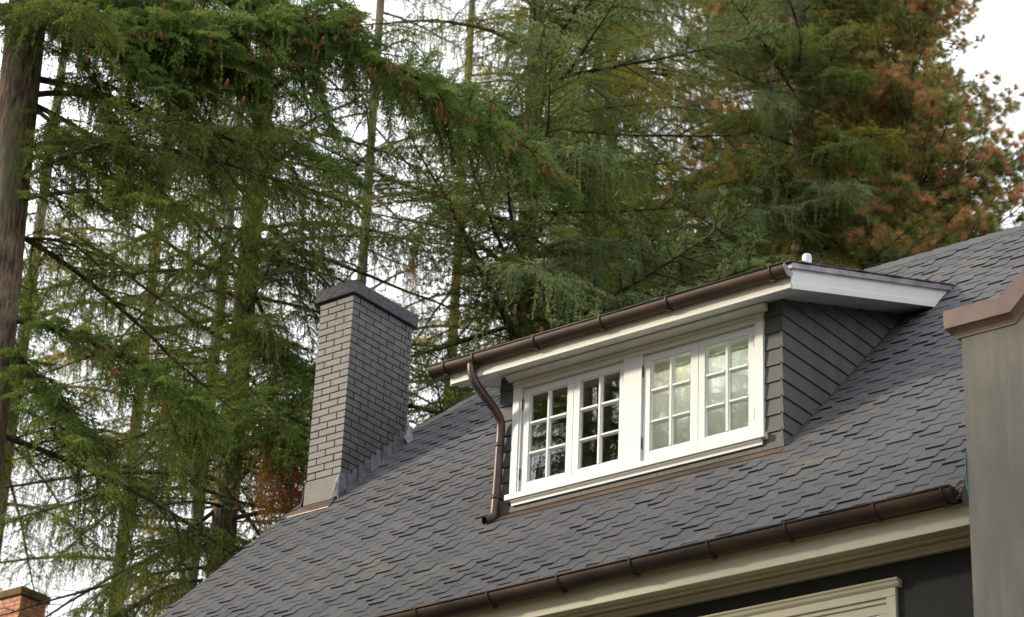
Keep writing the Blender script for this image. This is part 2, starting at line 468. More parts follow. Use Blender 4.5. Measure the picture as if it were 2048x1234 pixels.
# starter strips filling what shows between tabs
st = MB()
for r in range(nrow):
    s0 = S_E + r * ROW
    segs = [(RX0, RX1 + .05)]
    y = (s0 + .1) / CS
    if 0.0 < y < 2.05: segs = [(RX0, -2.5), (-0.02, RX1 + .05)]
    for a, b_ in segs:
        if s0 > HIP0[1] - .12: a = max(a, RX0 + (s0 + .18 - HIP0[1]) * (HIP1[0] - RX0) / (HIP1[1] - HIP0[1]))
        if s0 + .16 > S_R: continue
        st.add([rp(a, s0, -0.002), rp(b_, s0, -0.002), rp(b_, s0 + .16, -0.0095), rp(a, s0 + .16, -0.0095)], [(0, 1, 2, 3)], 0.35)
part("shingle_underlayer", st, M['shingle'], parent=main_roof)

# cap shingles on ridge and clipped-gable edge
def cap_piece(p, d, n1, n2, w, ln, lift, tint):
    p, d, n1, n2 = map(Vector, (p, d, n1, n2))
    b = MB(); o = []
    for s_, l in ((0, lift), (ln, lift * 0.3)):
        q = p + d * s_ + Vector((0, 0, l))
        o += [q + n1 * w, q + Vector((0, 0, 0.012)), q + n2 * w]
        o += [q + n1 * w - Vector((0, 0, .008)), q + Vector((0, 0, 0.002)), q + n2 * w - Vector((0, 0, .008))]
    b.add([tuple(x) for x in o], [(0, 6, 7, 1), (1, 7, 8, 2), (0, 1, 4, 3), (1, 2, 5, 4), (0, 3, 9, 6), (2, 8, 11, 5)], tint)
    return b
x = HIP1[0]
while x < RX1 + 1.6:
    part("ridge_cap", cap_piece((x, RIDGE_Y, SL * RIDGE_Y + .004), (1, 0, rng.uniform(-.01, .01)), -UD, Vector((0, 1, -SL)).normalized(), 0.13, 0.26, 0.016, rng.random()), M['shingle'], parent=main_roof)
    x += 0.165
h0 = Vector(rp(*HIP0)); h1 = Vector(rp(*HIP1)); hd = (h1 - h0); hl = hd.length; hd.normalize()
side1 = NRM.cross(hd).normalized()
if side1.x < 0: side1 = -side1
side2 = Vector((-0.75, 0.15, -0.62)).normalized()
s = 0.0
while s < hl - 0.1:
    part("ridge_cap", cap_piece(h0 + hd * s + NRM * .004, hd, side1, side2, 0.10, 0.26, 0.014, rng.random()), M['shingle'], parent=main_roof)
    s += 0.165
# rake edge metal and bargeboard under the left edge
b = MB(); b.prism([(0, 0), (.03, 0), (.03, -.17), (0, -.17)], rp(RX0 + .0, S_E, -0.02), (1, 0, 0), NRM, UD * (HIP0[1] - S_E))
part("bargeboard", b, M['cream_shade'])

# ---- walls below
w = MB(); w.box(-5.35, 8.0, -0.95, -0.80, -ZB, -1.345)
w.box(-5.35, -5.20, -0.95, 6.6, -ZB, -1.0)
w.box(-5.35, 8.0, 6.45, 6.6, -ZB, -1.0); w.box(7.85, 8.0, -0.95, 6.6, -ZB, -1.0)
w.add([(-5.345, -0.95, -1.0), (-5.345, 6.6, -1.0), (-5.345, 4.9, 1.2), (-5.345, 3.02, 1.9), (-5.345, 1.3, 1.1)], [(4, 3, 2, 1, 0)])
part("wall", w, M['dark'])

# ---- main eave: fascia, crown, soffit
EX0, EX1 = -5.60, 2.025
b = MB()
b.px([(-1.235, -1.215), (-1.215, -1.215), (-1.215, -1.398), (-1.235, -1.398)], EX0, EX1)
b.px([(-1.250, -1.215), (-1.2355, -1.215), (-1.2355, -1.262), (-1.243, -1.255), (-1.250, -1.240)], EX0, EX1)
bevel(part("fascia", b, M['cream_shade']), 0.003)
b = MB()
b.px([(-1.214, -1.372), (-1.214, -1.352), (-0.955, -1.340), (-0.955, -1.372)], EX0, EX1)
b.px([(-1.10, -1.373), (-1.10, -1.386), (-1.075, -1.392), (-1.06, -1.373)], EX0, EX1)
b.px([(-1.015, -1.373), (-1.02, -1.385), (-1.005, -1.396), (-0.985, -1.402), (-0.985, -1.418), (-0.952, -1.418), (-0.952, -1.373)], EX0, EX1)
bevel(part("soffit", b, M['cream_shade']), 0.002)

# ---- half-round gutters
def half_round(x0, x1, yc, zc, r, dz=0.0, tilt=0.0, n=14, th=0.0035, bead=0.008):
    b = MB(); ring = []
    for k in range(n + 1):
        a = math.pi + tilt + math.pi * k / n
        ring.append((math.cos(a), math.sin(a)))
    segs = 24
    vs = []
    for i in range(segs + 1):
        x = x0 + (x1 - x0) * i / segs; z = zc + dz * i / segs
        wv = 0.0015 * math.sin(i * 2.1)
        vs += [(x, yc + c * r, z + s_ * r + wv) for c, s_ in ring] + [(x, yc + c * (r - th), z + s_ * (r - th) + wv) for c, s_ in ring]
    m_ = n + 1; f = []
    for i in range(segs):
        a, c = i * 2 * m_, (i + 1) * 2 * m_
        for k in range(n):
            f += [(a + k, a + k + 1, c + k + 1, c + k), (a + m_ + k + 1, a + m_ + k, c + m_ + k, c + m_ + k + 1)]
        f += [(a, c, c + m_, a + m_), (a + n, a + m_ + n, c + m_ + n, c + n)]
    b.add(vs, f)
    c, s_ = ring[0]
    b.tube([(x0, yc + c * (r + .003), zc + s_ * r), (x1, yc + c * (r + .003), zc + dz + s_ * r)], bead, 8)
    return b
def end_disc(x, yc, zc, r, tilt, th):
    b = MB(); poly = [(yc + math.cos(math.pi + tilt + math.pi * k / 14) * r, zc + math.sin(math.pi + tilt + math.pi * k / 14) * r) for k in range(15)]
    b.px(poly, x, x + th); return b
def hanger(x, yc, zc, r, tilt, w=0.012):
    b = MB(); pts = []
    poly = []
    for k in range(11):
        a = math.pi + tilt - 0.15 + (math.pi * 0.80) * k / 10; poly.append((yc + math.cos(a) * (r + .009), zc + math.sin(a) * (r + .009)))
    for k in range(10, -1, -1):
        a = math.pi + tilt - 0.15 + (math.pi * 0.80) * k / 10; poly.append((yc + math.cos(a) * (r + .001), zc + math.sin(a) * (r + .001)))
    b.px(poly, x, x + w)
    a = math.pi + tilt + math.pi * 0.56
    ye, ze = yc + math.cos(a) * (r + .010), zc + math.sin(a) * (r + .010)
    b.tube([(x - .012, ye, ze), (x + w + .012, ye, ze)], 0.011, 8)
    return b
GR = 0.073
main_gutter = part("gutter", half_round(-5.62, 1.985, -1.318, -1.245, GR, 0.044, -0.06), M['copper'], True)
part("end_cap", end_disc(1.986, -1.318, -1.201, GR + .004, -0.06, .006), M['iron'], parent=main_gutter)
for x in (-4.0, -3.35, -2.70, -2.059, -1.445, -0.87, -0.296, 0.293, 0.857, 1.474, 1.93):
    part("gutter_hanger", hanger(x - .01, -1.318, -1.245 + .044 * (x + 5.62) / 7.6, GR, -0.06), M['iron'] if x > -1 and x < 0 else M['copper'], parent=main_gutter)

# ---- chimney
CX0, CX1, CY0, CY1 = -5.532, -5.143, 1.118, 1.945
core = MB(); core.box(CX0 + .007, CX1 - .007, CY0 + .007, CY1 - .007, 0.7, 3.06)
chim = part("chimney", core, M['mortar'])
CH = 0.0663; BH = 0.0550
BL, BW, G = 0.1855, 0.0895, 0.0110
rest = MB()
for c in range(31):
    z0 = 3.05 - (c + 1) * CH + 0.005; z1 = z0 + BH
    j = lambda: rng.uniform(-0.0012, 0.0012)
    def brick(x0, x1, y0, y1, seen):
        e = j()
        args = (x0, x1, y0, y1, z0 + j(), z1 + j(), rng.random())
        if seen and z1 > SL * y0 - .05: 
            b = MB(); b.box(*args); part("brick", b, M['brick'], parent=chim)
        else: rest.box(*args)
    even = c % 2 == 0
    wx = CX1 - CX0
    if even:      # front stretchers own the corner
        fx = [(CX0, CX0 + wx / 2 - G / 2), (CX0 + wx / 2 + G / 2, CX1)]
        for a, b_ in fx: brick(a, b_, CY0 + j(), CY0 + BW, True); brick(a, b_, CY1 - BW, CY1, False)
        y = CY0 + BW + G
        while y < CY1 - BW - G - .02:
            ye = min(y + BL, CY1 - BW - G)
            brick(CX1 - BW, CX1 + j(), y, ye, True); brick(CX0, CX0 + BW, y, ye, False); y = ye + G
    else:
        fx = [(CX0, CX0 + BW + .002), (CX0 + BW + G + .002, CX1 - BW - G), (CX1 - BW, CX1)]
        mid = fx[1]; brick(mid[0], mid[1], CY0 + j(), CY0 + BW, True); brick(mid[0], mid[1], CY1 - BW, CY1, False)
        y = CY0
        while y < CY1 - .02:
            ye = min(y + BL, CY1)
            if CY1 - ye < .05: ye = CY1
            brick(CX1 - BW, CX1 + j(), y, ye, True); brick(CX0, CX0 + BW + .002, y, ye, y == CY0); y = ye + G
tag(part("brick_back", rest, M['brick'], parent=chim), kind="stuff")
b = MB(); b.box(CX0 - .035, CX1 + .035, CY0 - .035, CY1 + .035, 3.052, 3.175)
cap = part("chimney_cap", b, M['capstone'], parent=chim); bevel(cap, 0.008, 2)
# flashings: front plate, cheek pieces and stepped pieces up the right side
b = MB(); zf = SL * CY0
b.add([(CX0 - .004, CY0 - .012, zf + .215), (CX1 - .035, CY0 - .012, zf + .215), (CX1 - .055, CY0 - .03, zf + .0), (CX0 - .0, CY0 - .03, zf - .0), (CX0 - .004, CY0 - .002, zf + .215), (CX1 - .035, CY0 - .002, zf + .215), (CX1 - .055, CY0, zf), (CX0, CY0, zf)],
      [(3, 2, 1, 0), (0, 1, 5, 4), (1, 2, 6, 5), (0, 4, 7, 3)])
part("front_flashing", b, M['brick'], parent=chim)
b = MB(); q = [rp(CX0 - .06, CY0 * CS - .20, .014), rp(CX1 + .03, CY0 * CS - .20, .014), rp(CX1 - .02, CY0 * CS, .018), rp(CX0 - .0, CY0 * CS, .018)]
b.add(q + [(x_, y_, z_ - .006) for x_, y_, z_ in q], [(0, 1, 2, 3), (0, 4, 5, 1), (1, 5, 6, 2), (3, 7, 4, 0)])
part("apron_flashing", b, M['copper_apron'], parent=chim)
b = MB(); b.add([(CX1 - .034, CY0 - .014, zf + .20), (CX1 + .004, CY0 - .012, zf + .235), (CX1 + .012, CY0 - .03, zf + .02), (CX1 - .054, CY0 - .045, zf - .01), (CX1 + .02, CY0 + .08, zf + .12), (CX1 + .004, CY0 + .07, zf + .26)],
      [(3, 2, 1, 0), (1, 2, 4, 5)])
part("corner_flashing", b, M['lead'], parent=chim)
b = MB(); b.add([(CX0 - .002, CY0 - .012, zf + .20), (CX0 - .045, CY0 - .01, zf + .02), (CX0 - .055, CY0 + .10, zf + .03), (CX0 - .004, CY0 - .05, zf - .035), (CX0 - .002, CY0 + .06, zf + .24)],
      [(0, 1, 3), (0, 4, 2, 1), (1, 2, 3)])
part("corner_flashing", b, M['lead'], parent=chim)
y = CY0 + 0.0
k = 0
while y < CY1 - .01:
    wv = 0.073
    z0 = SL * y + 0.0; hgt = 0.185 + .012 * rng.random()
    t_ = 0.008 + 0.006 * (k % 2)
    b = MB(); b.prism([(0, -.03), (wv - .007, SL * wv - .03), (wv - .007, hgt + .004), (0, hgt)], (CX1 + .0015, y, z0), (0, 1, 0), (0, 0, 1), (t_, 0, 0), rng.random())
    part("step_flashing", b, M['lead'], parent=chim)
    y += wv; k += 1
b = MB(); b.prism([(0, 0), (.05, 0), (.05, .006), (0, .006)], rp(CX1, CY0 * CS, .006), (1, 0, 0), NRM, UD * ((CY1 - CY0) * CS))
part("side_flashing", b, M['lead'], parent=chim)
b = MB(); z1_ = SL * CY1
b.add([(CX1 - .01, CY1 + .01, z1_ + .26), (CX1 + .012, CY1 + .02, z1_ + .22), (CX1 + .050, CY1 + .05, z1_ + .06), (CX1 + .060, CY1 - .03, z1_ - .02), (CX1 + .012, CY1 - .035, z1_ + .05)], [(0, 4, 3, 2, 1)])
part("corner_flashing", b, M['lead'], parent=chim)

# ------------------------------------------------------------------ the dormer
DX0 = -2.52
DS = 0.347
def sof(y): return 1.14 + DS * y
body = MB()
body.box(DX0 + .012, -0.012, 0.010, 0.06, -0.03, 1.135)
body.prism([(0.01, -.02), (1.9, 1.83), (1.83, sof(1.83) + .01), (.01, sof(0.01) + .005)], (-0.012, 0, 0), (0, 1, 0), (0, 0, 1), (-.05, 0, 0))
body.prism([(0.01, -.02), (1.9, 1.83), (1.83, sof(1.83) + .01), (.01, sof(0.01) + .005)], (DX0 + .012, 0, 0), (0, 1, 0), (0, 0, 1), (.05, 0, 0))
# window opening is cut by building the front from four strips instead of one sheet
body.v = body.v[8:]; body.t = body.t[8:]; body.f = [[i - 8 for i in f] for f in body.f[6:]]
for a, c, z0, z1 in ((DX0 + .012, -2.33, -.03, 1.135), (-.19, -.012, -.03, 1.135), (-2.33, -.19, -.03, .10), (-2.33, -.19, 1.01, 1.135)):
    body.box(a, c, 0.010, 0.06, z0, z1)
dormer = part("dormer_wall", body, M['gap'])
EXP = 0.127
def siding_front(x0, x1, z0, z1, tint):
    b = MB(); b.px([(-.013, z0 + .001), (0.009, z0 + .001), (0.009, z1 + .012), (-.0005, z1 + .012)], x0, x1, tint)
    part("siding_shingle", b, M['siding'], parent=dormer)
for k in range(9):
    z0 = k * EXP; z1 = min(z0 + EXP, 1.125)
    if k == 0:
        xs = [DX0, -2.2, -1.72, -1.49, -1.05, -0.80, -0.52, -0.16, 0.0]
        for a, c in zip(xs, xs[1:]): siding_front(a, c - .0025, z0, z1, rng.random())
    else:
        siding_front(DX0, -2.378, z0, z1, rng.random()); siding_front(-.142, 0.0, z0, z1, rng.random())
def siding_side(y0, y1, z0, tint, clip):
    z1 = z0 + EXP + .012
    b = MB()
    def zt(y): return min(z1, sof(y) - .004) if clip else z1
    P_ = [(0.013, y0, z0), (0.013, y1, z0), (0.0015, y1, zt(y1)), (0.0015, y0, zt(y0))]
    Q_ = [(-.011, y0, z0), (-.011, y1, z0), (-.011, y1, zt(y1)), (-.011, y0, zt(y0))]
    b.add(P_ + Q_, [(0, 1, 2, 3), (4, 5, 1, 0), (5, 6, 2, 1), (7, 4, 0, 3), (3, 2, 6, 7)], tint)
    part("siding_shingle", b, M['siding'], parent=dormer)
for k in range(14):
    z0 = k * EXP
    ye = min((z0 + EXP) / SL + .03, 1.86)
    ys = -0.013 if z0 + EXP < 1.135 else max(-0.013, (z0 - 1.14) / DS + .0)
    if ye - ys < .03: continue
    clip = z0 + EXP > 1.12
    y = ys
    while y < ye - .02:
        wv = rng.choice([.10, .13, .155, .18, .21, .24]); y2 = min(y + wv, ye)
        if ye - y2 < .05: y2 = ye
        siding_side(y, y2 - .0022, z0, rng.random(), clip); y = y2

# soffit slab, fascia, rake
FX0, FX1 = -2.785, 0.235
b = MB()
b.prism([(-.255, sof(-.255)), (2.0, sof(2.0)), (2.0, sof(2.0) + .02), (-.255, sof(-.255) + .02)], (FX0 + .012, 0, 0), (0, 1, 0), (0, 0, 1), (FX1 - FX0 - .024, 0, 0))
part("dormer_soffit", b, M['white'])
b = MB()
zb = 1.045
b.px([(-.275, zb), (-.255, zb), (-.255, 1.215), (-.275, 1.215)], FX0, FX1)
b.px([(-.290, zb - .004), (-.2755, zb - .004), (-.2755, zb + .040), (-.283, zb + .034), (-.290, zb + .018)], FX0, FX1 + .012)
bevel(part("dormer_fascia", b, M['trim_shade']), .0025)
def rake(x0, x1, a0, a1, y0=-.275, y1=2.14):
    """band on the sloping edge: heights a0..a1 above the soffit line"""
    return ([(y0, sof(y0) + a0), (y1, sof(y1) + a0), (y1, sof(y1) + a1), (y0, sof(y0) + a1)], x0, x1)
b = MB(); b.px(*rake(FX1 - .010, FX1 + .012, -.004, .152))
b.px(*rake(FX1 + .0125, FX1 + .026, -.010, .032)); b.px(*rake(FX1 + .0125, FX1 + .019, .034, .044)); b.px(*rake(FX1 + .0125, FX1 + .020, .142, .150))
bevel(part("rake_board", b, M['white']), .002)
b = MB(); b.px(*rake(FX0 - .012, FX0 + .010, -.004, .152)); part("rake_board", b, M['white'])
b = MB(); b.px(*rake(FX1 - .02, FX1 + .034, .151, .192, -.30, 2.20)); 
part("rake_flashing", b, M['zinc'])
b = MB(); b.px([(-.315, sof(-.315) + .176), (2.2, sof(2.2) + .176), (2.2, sof(2.2) + .196), (-.315, sof(-.315) + .196)], FX0 - .02, FX1 - .021)
droof = part("dormer_roof", b, M['underlay'])
b = MB()
y = -.33
while y < 2.16:
    x = FX0 - .03
    dy = rng.uniform(-.01, .01)
    while x < FX1 + .03:
        x2 = min(x + rng.uniform(.1, .22), FX1 + rng.uniform(.036, .05))
        if x2 > FX1 - .05: x2 = FX1 + rng.uniform(.036, .052)
        t_ = rng.uniform(.006, .013); y0_ = y + rng.uniform(-.012, .012)
        z0_ = sof(y0_) + .200; z1_ = sof(y0_ + .16) + .1975
        b.add([(x, y0_, z0_), (x2, y0_, z0_), (x2, y0_ + .16, z1_), (x, y0_ + .16, z1_), (x, y0_, z0_ + t_), (x2, y0_, z0_ + t_), (x2, y0_ + .16, z1_ + .004), (x, y0_ + .16, z1_ + .004)],
              [(4, 5, 6, 7), (0, 1, 5, 4), (1, 2, 6, 5), (3, 0, 4, 7), (3, 2, 1, 0)], rng.random())
        x = x2 + .003
        if x > FX1: break
    y += .13
tag(part("dormer_shingle_field", b, M['shingle'], parent=droof), kind="stuff")

# bed mould, frieze, head
b = MB()
b.px([(-.030, .996), (0.012, .996), (0.012, 1.135), (-.030, 1.118)], -2.375, -.142)
b.px([(-.031, 1.060), (-.031, 1.122), (-.098, 1.100), (-.094, 1.090), (-.078, 1.082), (-.055, 1.072), (-.040, 1.064)], -2.415, -.100)
b.px([(-.031, 1.030), (-.0305, 1.046), (-.044, 1.046), (-.044, 1.036)], -2.375, -.142)
b.px([(-.031, .996), (-.0305, 1.016), (-.037, 1.016), (-.040, 1.004), (-.037, .996)], -2.32, -.20)
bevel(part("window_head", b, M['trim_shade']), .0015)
b = MB()
b.box(-2.375, -2.312, -.030, .012, .133, .9955); b.box(-2.3118, -2.296, -.022, .03, .133, .9955)
b.box(-.205, -.142, -.030, .012, .133, .9955); b.box(-.2216, -.2052, -.022, .03, .133, .9955)
b.box(-1.352, -1.188, -.026, .03, .133, .9955)
b.box(-2.296, -1.3522, .004, .05, .133, .152); b.box(-1.1878, -.2218, .004, .05, .133, .152)
b.box(-2.296, -1.3522, .004, .05, .984, .9957); b.box(-1.1878, -.2218, .004, .05, .984, .9957)
bevel(part("window_frame", b, M['white']), .003)
b = MB(); b.px([(-.060, .084), (-.060, .130), (.02, .1325), (.02, .084)], -2.397, -.122)
bevel(part("window_sill", b, M['white']), .004)
b = MB(); b.px([(-.014, .0835), (-.044, .0835), (-.046, .076), (-.040, .070), (-.034, .066), (-.028, .058), (-.028, .043), (-.014, .043)], -2.352, -.155)
bevel(part("sill_apron", b, M['white']), .0015)
# copper apron below the dormer front
b = MB()
b.add([rp(DX0 - .03, -.118, .011), rp(.03, -.118, .011), rp(.02, -.004, .004), rp(DX0 - .03, -.004, .004), rp(DX0 - .03, -.118, .0), rp(.03, -.118, .0)], [(0, 1, 2, 3), (4, 5, 1, 0)])
part("apron_flashing", b, M['copper_apron'])
b = MB(); b.prism([(0, 0), (.035, 0), (.035, .006), (0, .006)], rp(.012, 0, .006), (1, 0, 0), NRM, UD * (1.86 * CS))
part("side_flashing", b, M['pink_brown'])

# casements
ROWS = [(.224, .435), (.465, .680), (.715, .925)]
def casement(x0, x1, g, hinge_side):
    b = MB(); yf, yb = -.006, .035
    z0, z1 = .155, .982
    gx0, gx1 = g[0], g[3]
    b.box(x0, gx0 - .009, yf, yb, z0, z1); b.box(gx1 + .009, x1, yf, yb, z0, z1)
    b.box(gx0 - .009, gx1 + .009, yf, yb, z0, ROWS[0][0] - .009); b.box(gx0 - .009, gx1 + .009, yf, yb, ROWS[2][1] + .009, z1)
    # glazing bead
    b.box(gx0 - .009, gx0, .003, yb, ROWS[0][0] - .009, ROWS[2][1] + .009); b.box(gx1, gx1 + .009, .003, yb, ROWS[0][0] - .009, ROWS[2][1] + .009)
    b.box(gx0, gx1, .003, yb, ROWS[0][0] - .009, ROWS[0][0]); b.box(gx0, gx1, .003, yb, ROWS[2][1], ROWS[2][1] + .009)
    c = part("casement", b, M['white']); bevel(c, .0022)
    b = MB()
    def bar_v(xa, xb, za, zb_):
        w_ = xb - xa; b.prism([(0, .014), (w_ * .28, .002), (w_ * .28, -.004), (w_ * .72, -.004), (w_ * .72, .002), (w_, .014), (w_, .034), (0, .034)], (xa, 0, za), (1, 0, 0), (0, 1, 0), (0, 0, zb_ - za))
    bar_v(g[1], g[2], ROWS[0][0], ROWS[2][1])
    part("muntin", b, M['white'], parent=c)
    for (a, d) in ((ROWS[0][1], ROWS[1][0]), (ROWS[1][1], ROWS[2][0])):
        h_ = d - a
        for xa, xb in ((g[0], g[1]), (g[2], g[3])):
            b = MB(); b.px([(.014, a), (.002, a + h_ * .28), (-.0035, a + h_ * .28), (-.0035, a + h_ * .72), (.002, a + h_ * .72), (.014, a + h_), (.034, a + h_), (.034, a)], xa + .0003, xb - .0003)
            part("muntin", b, M['white'], parent=c)
    for a, d in ROWS:
        for xa, xb in ((g[0], g[1]), (g[2], g[3])):
            b = MB(); b.add([(xa - .003, .02, a - .003), (xb + .003, .02, a - .003), (xb + .003, .02, d + .003), (xa - .003, .02, d + .003)], [(0, 1, 2, 3)])
            part("pane", b, M['glass'], parent=c)
    hx = x0 - .004 if hinge_side < 0 else x1 + .004
    for hz in (.25, .82):
        b = MB(); b.tube([(hx, -.012, hz), (hx, -.012, hz + .085)], .0075, 8)
        b.tube([(hx, -.012, hz - .006), (hx, -.012, hz)], .005, 8)
        part("hinge", b, M['iron'], parent=c)
    return c
casement(-2.292, -1.8195, (-2.222, -2.070, -2.038, -1.885), -1)
casement(-1.8165, -1.357, (-1.752, -1.600, -1.562, -1.406), 1)
casement(-1.184, -.7065, (-1.116, -.966, -.929, -.779), -1)
casement(-.7035, -.226, (-.640, -.484, -.444, -.287), 1)

# gutter and downspout of the dormer
TG = -0.28
dg = part("dormer_gutter", half_round(-2.94, .243, -.313, 1.186, .060, 0.0, TG), M['copper'], True)
part("end_cap", end_disc(.2432, -.313, 1.186, .064, TG, .006), M['zinc'], parent=dg)
part("end_cap", end_disc(-2.946, -.313, 1.186, .062, TG, .006), M['copper'], parent=dg)
for x in (-2.80, -2.515, -1.941, -1.332, -0.745, 0.127):
    part("gutter_hanger", hanger(x - .01, -.313, 1.186, .060, TG, .014), M['iron'] if x in (-1.941, -.745) else M['copper'], parent=dg)
def smooth_path(pts, n=6):
    P_ = [Vector(p) for p in pts]; out = []
    for i in range(len(P_) - 1):
        p0 = P_[max(i - 1, 0)]; p1 = P_[i]; p2 = P_[i + 1]; p3 = P_[min(i + 2, len(P_) - 1)]
        for k in range(n):
            t = k / n
            out.append(0.5 * ((2 * p1) + (p2 - p0) * t + (2 * p0 - 5 * p1 + 4 * p2 - p3) * t * t + (3 * p1 - p0 - 3 * p2 + p3) * t ** 3))
    out.append(P_[-1]); return out
pts = smooth_path([(-2.558, -.325, 1.145), (-2.556, -.315, 1.07), (-2.540, -.285, 0.995), (-2.50, -.205, .895), (-2.462, -.125, .805), (-2.452, -.075, .74), (-2.456, -.060, .66), (-2.462, -.058, .50), (-2.470, -.055, .30), (-2.482, -.052, .08), (-2.488, -.050, .0)], 6)
b = MB(); rad = [.034] * len(pts)
for i in range(10, 22): rad[i] += .0015 * (i % 2)
b.tube(pts, rad, 18)
dsp = part("downspout", b, M['downspout'], True)
for p, r_ in ((pts[40], .0375), (pts[52], .0365)):
    b = MB(); b.tube([p, p - Vector((0, 0, .03))], r_, 18); part("pipe_joint", b, M['downspout'], True, parent=dsp)
# open elbow
b = MB(); ep = smooth_path([(-2.487, -.050, .012), (-2.492, -.056, -.022), (-2.503, -.085, -.055), (-2.52, -.125, -.075)], 5)
n_s = 18
b.tube(ep, .0365, n_s, caps=False); b.tube(ep, .0335, n_s, caps=False)
part("elbow", b, M['downspout'], True, parent=dsp)

# vent pipe on the dormer roof
b = MB()
b.tube([(-.090, .5, 1.45), (-.090, .5, 1.725), (-.090, .5, 1.738), (-.090, .5, 1.744)], [.0355, .0355, .028, .012], 20)
part("vent_pipe", b, M['pipe_pale'], True)

# ---- room behind the windows
b = MB()
RZ = lambda y: .985 + .30 * y
def room(x0, x1, mt, depth=2.6, floor=-1.2):
    b = MB()
    b.add([(x0, .065, floor), (x1, .065, floor), (x1, depth, floor), (x0, depth, floor), (x0, .065, 1.0), (x1, .065, 1.0), (x1, depth, 1.0 + .30 * depth), (x0, depth, 1.0 + .30 * depth)],
          [(0, 1, 2, 3), (4, 7, 6, 5), (0, 3, 7, 4), (1, 5, 6, 2), (3, 2, 6, 7)])
    # inner return of the wall under and over the window
    b.box(x0, x1, .061, .064, floor, .11)
    return part("room_wall", b, mt)
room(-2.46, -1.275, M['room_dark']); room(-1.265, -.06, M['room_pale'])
b = MB(); b.box(-1.262, -.07, .085, .15, .905, .965)
part("blind_box", b, M['room_pale'])
bb = MB(); n = 40
vs = []
for i in range(n + 1):
    x = -1.20 + 1.125 * i / n
    yy = .115 + .010 * math.sin(i * .9) + .005 * math.sin(i * 2.3)
    vs += [(x, yy, -.9), (x, yy, .90)]
bb.add(vs, [(2 * i, 2 * i + 2, 2 * i + 3, 2 * i + 1) for i in range(n)])
curt = bb.build("curtain", M['blind'], None, True, L0)
tag(curt, "pale green curtain hanging behind the right pair of dormer windows", "curtain")
b = MB(); b.box(-1.262, -1.205, .07, .13, -.9, .93); part("window_casing", b, M['wood_edge'])
lamp = empty("ceiling_light", (-.947, .20, ZB + .93), "lit ceiling light glowing amber behind the third window's upper right pane, plus an unseen backlight added for the curtain", "ceiling light")
b = MB(); b.tube([(0, 0, .012), (0, 0, .006), (0, 0, -.008), (0, 0, -.012)], [.008, .016, .016, .006], 16); b.build("bulb", M['lamp_glow'], lamp)
b = MB(); b.tube([(.27, .40, .155), (.27, .40, .167)], .024, 20); b.build("backlight_disc", M['lamp'], lamp)  # unseen disc added to backlight the curtain evenly
b = MB(); b.tube([(0, 0, .012), (0, .01, .07)], .004, 6); b.tube([(0, .01, .072), (.27, .40, .185)], .006, 6); b.build("rail", M['zinc'], lamp)  # rail from the bulb to the added backlight disc
for i, zz in enumerate((.995, 1.09)):
    b = MB(); b.box(-2.45, -1.28, .55 + i * .7, .62 + i * .7, zz + .08, zz + .16); part("ceiling_beam", b, M['room_dark'])
# opaque liner so that roof space stays dark
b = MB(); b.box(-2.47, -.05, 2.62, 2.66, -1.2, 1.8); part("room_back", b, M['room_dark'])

# ---- the window under the eave
b = MB()
WX0, WX1, YW = -1.9, 1.381, -.951
b.box(WX0, WX1, YW - .035, YW, -1.640, -1.586)                 # head casing
b.px([(YW - .036, -1.586), (YW, -1.586), (YW, -1.535), (YW - .066, -1.535), (YW - .066, -1.547), (YW - .055, -1.556), (YW - .050, -1.572)], WX0 - .03, WX1 + .030)
b.box(1.316, WX1, YW - .034, YW, -4.2, -1.6405); b.box(WX0, WX0 + .065, YW - .034, YW, -4.2, -1.6405)
wf = part("lower_window_frame", b, M['cream_shade']); bevel(wf, .003)
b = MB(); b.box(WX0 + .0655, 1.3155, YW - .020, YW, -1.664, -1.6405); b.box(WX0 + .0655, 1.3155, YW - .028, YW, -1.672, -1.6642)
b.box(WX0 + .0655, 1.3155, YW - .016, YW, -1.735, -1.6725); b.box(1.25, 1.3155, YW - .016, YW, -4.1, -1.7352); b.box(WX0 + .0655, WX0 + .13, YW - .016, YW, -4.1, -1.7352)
bevel(part("window_sash", b, M['cream_shade'], parent=wf), .003)
b = MB(); b.box(WX0 + .131, 1.2495, YW - .006, YW - .003, -4.1, -1.7355); part("pane", b, M['glass'], parent=wf)

# ---- rendered parapet wall of the front wing
PY = -1.5
b = MB()
b.prism([(2.160, -ZB), (8.0, -ZB), (8.0, 2.9), (5.25, 2.36), (2.565, -.27), (2.505, -.322), (2.160, -.322)], (0, PY, 0), (1, 0, 0), (0, 0, 1), (0, .34, 0))
pw = part("parapet_wall", b, M['stucco'])
b = MB()
# coping: two stepped bands, horizontal then following the gable
def coping(band, y0, y1, name, mt):
    (xl, xt, zt, xb, zb_), up_ = band, 3.2
    b = MB(); b.prism([(xl, zb_), (xb, zb_), (xb + up_, zb_ + up_ * .965), (xt + up_, zt + up_ * .965), (xt, zt), (xl, zt)], (0, y0, 0), (1, 0, 0), (0, 0, 1), (0, y1 - y0, 0))
    o = part(name, b, mt); bevel(o, .003); return o
coping((2.078, 2.484, -.207, 2.512, -.276), -1.560, -1.12, "parapet_coping", M['copper_old'])
coping((2.072, 2.455, -.152, 2.483, -.2065), -1.552, -1.13, "coping_upstand", M['copper_old'])
b = MB()
def cove(dx): return None
pc = [(-1.548, -.2765), (-1.530, -.290), (-1.516, -.304), (-1.508, -.322), (-1.508, -.330), (-1.499, -.330), (-1.499, -.2765)]
b.px(pc, 2.118, 2.512)
pv = [((a + 1.5), (z_ + .2765)) for a, z_ in pc]
b.prism(pv, (2.512, PY, -.2765), (0, 1, 0), (0, 0, 1), (3.1, 0, 3.1 * .965))
